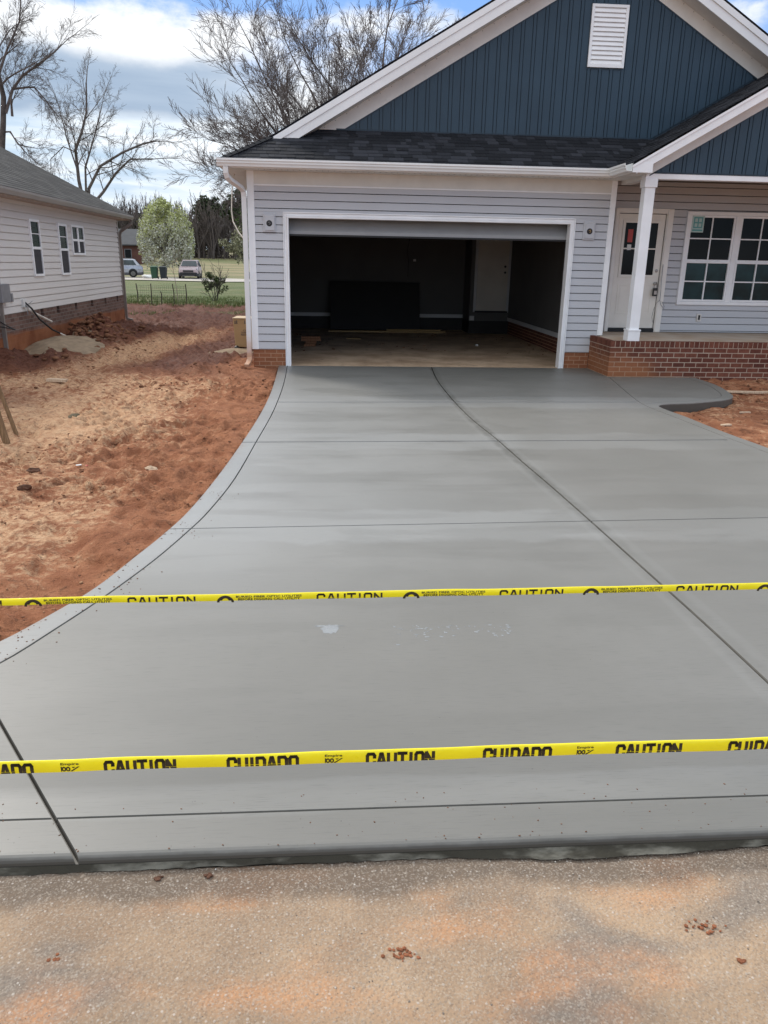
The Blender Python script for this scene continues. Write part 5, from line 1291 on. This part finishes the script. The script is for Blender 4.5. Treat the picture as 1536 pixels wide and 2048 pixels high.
for k, (x, y, zc, rx, rz, lab) in enumerate(((-22.3, 146, 10.3, 3.3, 2.4, 'rounded dark pine crown topping the brown woods'), (-17.2, 140, 10.2, 2.6, 2.6, 'dark pine nearest the house corner above the woods'), (-37, 150, 7.4, 4.0, 1.9, 'low dark pine behind the neighbouring house'))):
    tree_leafy('pine_tree', lab, (x, y, 1.5), ellip((x, y, zc), rx, 2.2, rz, 34, .2), 2600, .26, M_pine, 30 + k, (zc - 2.5, .28, 0, 2.0))
# brown leafless woods, one mass
VAR = []
for k in range(5):
    tg = TreeGen(60 + k, .028); tg.grow((0, 0, -.5), (0, 0, 1), 6.4, .17, 0, 3, .42, .22, (4, 6), .06, .55)
    gg = tg.t; gg.add(tg.b.v, tg.b.f); VAR.append((np.array(gg.v), [f for f in gg.f if len(f) == 4]))
AV, AF, b = [], [], 0; rr = random.Random(2)
for k in range(210):
    x = rr.uniform(-56, -4); y = rr.uniform(138, 172); v, f = VAR[k % 5]; f = np.array(f); sc = rr.uniform(.72, 1.05); a = rr.uniform(0, 6.3); c_, s_ = math.cos(a), math.sin(a)
    w = v * (sc * 1.1, sc * 1.1, sc); AV.append(np.stack([w[:, 0] * c_ - w[:, 1] * s_ + x, w[:, 0] * s_ + w[:, 1] * c_ + y, w[:, 2] + 1.3], -1)); AF.append(f + b); b += len(v)
v = np.concatenate(AV); f = np.concatenate(AF)
r_ = np.random.default_rng(4); n = 26000; P = np.stack([r_.uniform(-58, -2, n), r_.uniform(146, 172, n), 1.0 + 7.6 * r_.random(n) ** .9], -1)
P = P[fbm(P[:, 0] * .35, P[:, 2] * .25 + 3, 3) > .40]
lv, lf, lr = leafcloud(len(P), lambda n_, q: P, .30, 6)
tag(raw_mesh('woods', np.concatenate([v, lv]), np.concatenate([f, lf + len(v)]), np.zeros(len(v) + len(lv)), M_barkfar), kind='stuff')
# shrub, sapling, weeds
root = thing('shrub', 'small leafy shrub on the grass right of the wire fence', 'shrub', (-6.75, 36, 0)); tg = TreeGen(77, .008)
for k in range(7): tg.grow((-6.75 + random.uniform(-.08, .08), 36, 0), (math.cos(k) * .6, math.sin(k) * .6, 1.2), .95, .02, 1, 3, .6, .1, (3, 4), .12, .6)
tg.b.obj('stems', M_bark, root, fix=False); v, f, r = leafcloud(950, ellip((-6.75, 36, .82), .58, .5, .52, 18), .045, 9); raw_mesh('foliage', v - np.array((-6.75, 36, 0)), f, r, M_shrub, root)
tg = TreeGen(78, .006); tg.t.tube([(-7.75, 32.6, 0), (-7.82, 32.6, .9), (-7.90, 32.6, 1.5), (-7.72, 32.6, 2.1)], [.016, .013, .010, .007], 6, cap=False)
for k in range(5): tg.grow((-7.86, 32.6, 1.2 + .15 * k), (random.uniform(-1, 1), .2, .8), .5, .006, 2, 3, .5, .1, (2, 3))
tg.finish('sapling', 'thin pale bare sapling behind the wire fence', 'sapling', (-7.75, 32.6, 0), plain('pale_bark', (.30, .25, .19), .9), plain('pale_twig', (.26, .22, .17), .9))
n = 9000; r_ = np.random.default_rng(12); P = np.stack([r_.uniform(-11.5, -4.6, n), 27 + 14 * r_.random(n) ** 1.2, np.zeros(n)], -1)
keep = (fbm(P[:, 0] * .8, P[:, 1] * .8, 3) + .25 * (np.abs(P[:, 1] - 33.2) < 1.2) + .3 * (P[:, 1] > 34) > .56); P = P[keep]; n = len(P)
P[:, 2] = [ground_z(a, b_) - .01 for a, b_ in P[:, :2]]; hh = r_.uniform(.04, .12, n) + (np.abs(P[:, 1] - 33.2) < 1.0) * r_.uniform(0, .42, n) ** 1.5; a = r_.random(n) * 6.28; wd = .012
dv = np.stack([np.cos(a) * wd, np.sin(a) * wd, np.zeros(n)], -1); tip = P + np.stack([r_.normal(0, .05, n), r_.normal(0, .05, n), hh], -1)
tag(raw_mesh('grass', np.stack([P - dv, P + dv, tip], 1).reshape(-1, 3), np.arange(3 * n).reshape(-1, 3), np.repeat(r_.random(n), 3), M_grass), kind='stuff')
# wire garden fence
fe = thing('wire_fence', 'low rusty wire garden fence standing in the weeds', 'fence', (-8.5, 33, 0))
M_rust = plain('rusty_wire', (.055, .042, .034), .8, .2, 8)
fx = [-9.45, -8.90, -8.5, -8.0, -7.50]
for k, x in enumerate(fx):
    g = G(); g.tube([(x, 33, -.1), (x + .02, 33, .4), (x + random.uniform(-.03, .03), 33, .80 if k != 2 else .5)], .022, 6); g.obj('fence_post', M_rust, fe)
g = G()
for k in range(8): g.tube([(-9.45 + .49 * q * .5, 33 + random.uniform(-.02, .02), .10 + k * .088 + random.uniform(-.012, .012)) for q in range(9)], .0045, 4, cap=False)
for k in range(24): x = -9.4 + k * .082; g.tube([(x, 33, .06), (x + random.uniform(-.02, .02), 33, .73)], .0035, 4, cap=False)
g.obj('wire_mesh', M_rust, fe)

# ------------------------------------------------------------------ far yard: drive strip, bins, cars, brick house
g = G(); g.quad((-24, 69.2, .012), (-10.0, 67.0, .012), (-4, 70.6, .012), (-4, 73.5, .012), (-11, 78.4, .012), (-24, 78.4, .012)); struct(g.obj('far_driveway', plain('pale_gravel', (.45, .41, .36), .9, .15, .6)))
def bin_(x, y, m, label):
    root = thing('wheelie_bin', label, 'bin', (x, y, 0.012), 'bins on the far drive')
    g = G(); bw, tw, bd, td = .22, .29, .26, .36
    vs = [(x - bw, y - bd, .07), (x + bw, y - bd, .07), (x + bw, y + bd, .07), (x - bw, y + bd, .07), (x - tw, y - td, .98), (x + tw, y - td, .98), (x + tw, y + td, .98), (x - tw, y + td, .98)]
    g.add(vs, [(0, 3, 2, 1), (4, 5, 6, 7), (0, 1, 5, 4), (1, 2, 6, 5), (2, 3, 7, 6), (3, 0, 4, 7)]); g.obj('bin_body', m, root, bevel=.03)
    g = G(); g.extr([(x - tw - .03, y - td - .03, .985), (x + tw + .03, y - td - .03, .985), (x + tw + .03, y + td, 1.06), (x - tw - .03, y + td, 1.06)], (0, 0, .05)); g.obj('lid', m, root, bevel=.015)
    for s in (-1, 1): g = G(); g.lathe([(.11, -.03), (.11, .03)], (x + s * .25, y + .27, .115), 14, 'X'); g.obj('wheel', M_blackrub, root)
    return root
bin_(-16.85, 72, plain('green_bin_plastic', (.012, .06, .03), .45), 'green wheelie bin left of the dark one'); bin_(-16.08, 72, plain('navy_bin_plastic', (.008, .016, .022), .45), 'dark navy wheelie bin right of the green one')
def car(name, label, loc, rz, paint, lower):
    """built facing -Y at the origin, then turned"""
    root = thing(name, label, 'car', (0, 0, 0)); L, Wd = 4.5, .91
    def loft(sections, m, nm, par, bev=.04):
        g = G(); n = len(sections[0]); vs = [p for s_ in sections for p in s_]
        g.add(vs, [(i * n + j, i * n + (j + 1) % n, (i + 1) * n + (j + 1) % n, (i + 1) * n + j) for i in range(len(sections) - 1) for j in range(n)] + [tuple(range(n - 1, -1, -1)), tuple(range((len(sections) - 1) * n, len(sections) * n))])
        return g.obj(nm, m, par, bevel=bev)
    def sec(y, w, z0, z1): return [(-w, y, z0), (w, y, z0), (w * 1.0, y, (z0 + z1) / 2), (w * .93, y, z1), (-w * .93, y, z1), (-w, y, (z0 + z1) / 2)]
    body = loft([sec(-2.22, .70, .48, .80), sec(-2.10, .84, .42, .92), sec(-1.6, .90, .42, 1.0), sec(-.95, Wd, .42, 1.06), sec(.4, Wd, .42, 1.08), sec(1.7, Wd, .42, 1.08), sec(2.15, .86, .46, 1.04), sec(2.27, .78, .5, .92)], paint, 'body', root)
    loft([sec(-2.26, .72, .24, .56), sec(-2.12, .86, .20, .56), sec(-1.7, .905, .20, .46), sec(1.75, .915, .20, .46), sec(2.18, .86, .22, .6), sec(2.30, .76, .28, .6)], lower, 'bumper', root, .03)
    cab = loft([[(-.84, -1.02, 1.04), (.84, -1.02, 1.04), (.86, 2.08, 1.04), (-.86, 2.08, 1.04)], [(-.66, -.22, 1.58), (.66, -.22, 1.58), (.68, 1.62, 1.58), (-.68, 1.62, 1.58)], [(-.58, .0, 1.64), (.58, .0, 1.64), (.60, 1.45, 1.63), (-.60, 1.45, 1.63)]], paint, 'cabin', root, .03)
    g = G(); g.extr([(-.74, -.985, 1.09), (.74, -.985, 1.09), (.60, -.285, 1.545), (-.60, -.285, 1.545)], (0, -.022, .012)); g.obj('windshield', M_carglass, root)
    g = G(); g.extr([(-.70, 2.045, 1.12), (.70, 2.045, 1.12), (.60, 1.665, 1.53), (-.60, 1.665, 1.53)], (0, .022, .012)); g.obj('rear_window', M_carglass, root)
    for s in (-1, 1):
        g = G(); g.extr([(s * .845, -.70, 1.10), (s * .85, 1.72, 1.10), (s * .70, 1.45, 1.52), (s * .69, -.12, 1.52)], (s * .018, 0, .004)); g.obj('side_window', M_carglass, root)
        g = G(); g.extr([(s * .42, -2.17, .78), (s * .76, -2.06, .80), (s * .80, -1.98, .90), (s * .48, -2.12, .88)], (0, -.06, 0)); g.obj('headlight', M_lamp, root)
        g = G(); g.extr([(s * .50, 2.22, .86), (s * .80, 2.14, .86), (s * .80, 2.12, 1.0), (s * .56, 2.18, .97)], (0, .06, 0)); g.obj('taillight', M_tail, root)
        g = G(); g.box(*sorted((s * .90, s * 1.06)), -.78, -.66, 1.06, 1.20); g.obj('mirror', M_blackrub, root, bevel=.02)
        for y in (-1.38, 1.38):
            g = G(); g.lathe([(.20, -.11), (.335, -.10), (.345, 0), (.335, .10), (.20, .11)], (s * .82, y, .345), 20, 'X'); w = g.obj('wheel', M_tyre, root)
            g = G(); g.lathe([(.05, 0), (.21, 0)] if s < 0 else [(.21, 0), (.05, 0)], (s * .935, y, .345), 10, 'X'); g.obj('rim', M_metal, w)
            g = G(); g.lathe([(.39, -.01), (.39, .01)], (s * .905, y, .40), 20, 'X'); g.obj('wheel_arch', M_blackrub, root)
    g = G(); g.box(-.46, .46, -2.285, -2.20, .60, .74); g.box(-.60, .60, -2.30, -2.22, .30, .44); g.obj('grille', M_blackrub, root, bevel=.02)
    g = G(); g.box(-.55, .55, -2.315, -2.28, .22, .26); g.obj('bumper_strip', M_metal, root)
    root.location = loc; root.rotation_euler = (0, 0, rz); return root
M_carglass = glassm('car_glass', (.03, .05, .055), .05); M_lamp = plain('headlamp', (.6, .6, .62), .2); M_tail = plain('tail_lamp', (.22, .012, .01), .25); M_tyre = plain('tyre_rubber', (.010, .010, .010), .8)
car('parked_car', 'pale pinkish car with dark bumper facing the camera on the far drive', (-14.5, 76.6, .012), rad(4), plain('pale_pink_paint', (.50, .40, .40), .3, .05, 2), plain('dark_bumper_plastic', (.014, .014, .016), .5))
car('parked_car', 'silver car side-on, half hidden behind the neighbouring house', (-21.1, 76.3, .012), rad(-78), plain('silver_paint', (.42, .43, .46), .28, .05, 2, metal=.4), plain('grey_bumper_plastic', (.06, .06, .065), .5))
vs, fs = lump(99, 2); g = G(); g.add([(-17.95 + a * .55, 74 + b * .3, .16 + c_ * .17) for a, b, c_ in vs], [tuple(f) for f in fs]); g.add([(-17.6 + a * .3, 73.9 + b * .2, .12 + c_ * .12) for a, b, c_ in LUMPS[1][0]], [tuple(f) for f in LUMPS[1][1]])
tag(g.obj('white_bag', M_white, loc=(-17.9, 74, 0)), 'white lumpy bag on the grass left of the bins', 'bag')
bh = thing('brick_house', 'far red brick house with dark grey roof beyond the silver car', 'house', (-32, 122, 0))
g = G(); g.box(-39, -28.4, 119, 128, .6, 3.4); g.obj('wall', plain('far_red_brick', (.115, .050, .038), .9, .2, 1), bh)
g = G(); g.extr([(-39.5, 118.5, 3.35), (-27.9, 118.5, 3.35), (-29.5, 123.5, 5.6), (-38, 123.5, 5.6)], (0, 0, .15)); g.extr([(-39.5, 128.5, 3.35), (-27.9, 128.5, 3.35), (-29.5, 123.5, 5.6), (-38, 123.5, 5.6)], (0, 0, .15)); g.extr([(-27.9, 118.5, 3.35), (-27.9, 128.5, 3.35), (-29.5, 123.5, 5.6)], (0, 0, .15)); g.obj('roof', plain('far_grey_roof', (.06, .062, .066), .9, .15, 1), bh)
for x in (-32.6, -30.2):
    g = G(); g.box(x - .5, x + .5, 118.93, 119.02, 1.6, 2.9); w = g.obj('window', M_wire, bh); g = G(); g.box(x - .42, x + .42, 118.9, 118.935, 1.68, 2.82); g.obj('glass', M_glass, w)
g = G(); vs, fs = LUMPS[2]; root = thing('brush_pile', 'tan heap of dry brush beside the blossom trunk', 'brush', (-16.6, 82, 0))
v, f, r = leafcloud(900, ellip((-15.9, 83, .9), .95, .6, 1.0, 14), .12, 21); raw_mesh('twigs', v - np.array((-16.6, 82, 0)), f, r, rndmat('dry_brush', [(0, (.12, .09, .05)), (1, (.34, .27, .17))]), root)
# loose white cable hanging off the corner
g = G(); g.tube([(-3.38, 14.6, 3.2), (-3.42, 14.5, 2.9), (-3.43, 14.4, 2.6), (-3.40, 14.3, 2.42), (-3.30, 14.15, 2.25), (-3.17, 14.0, 2.10)], .011, 6)
tag(g.obj('white_cable', M_pvc, loc=(-3.4, 14.5, 3.2)), 'thin white cable hanging in a curve beside the downspout', 'cable')
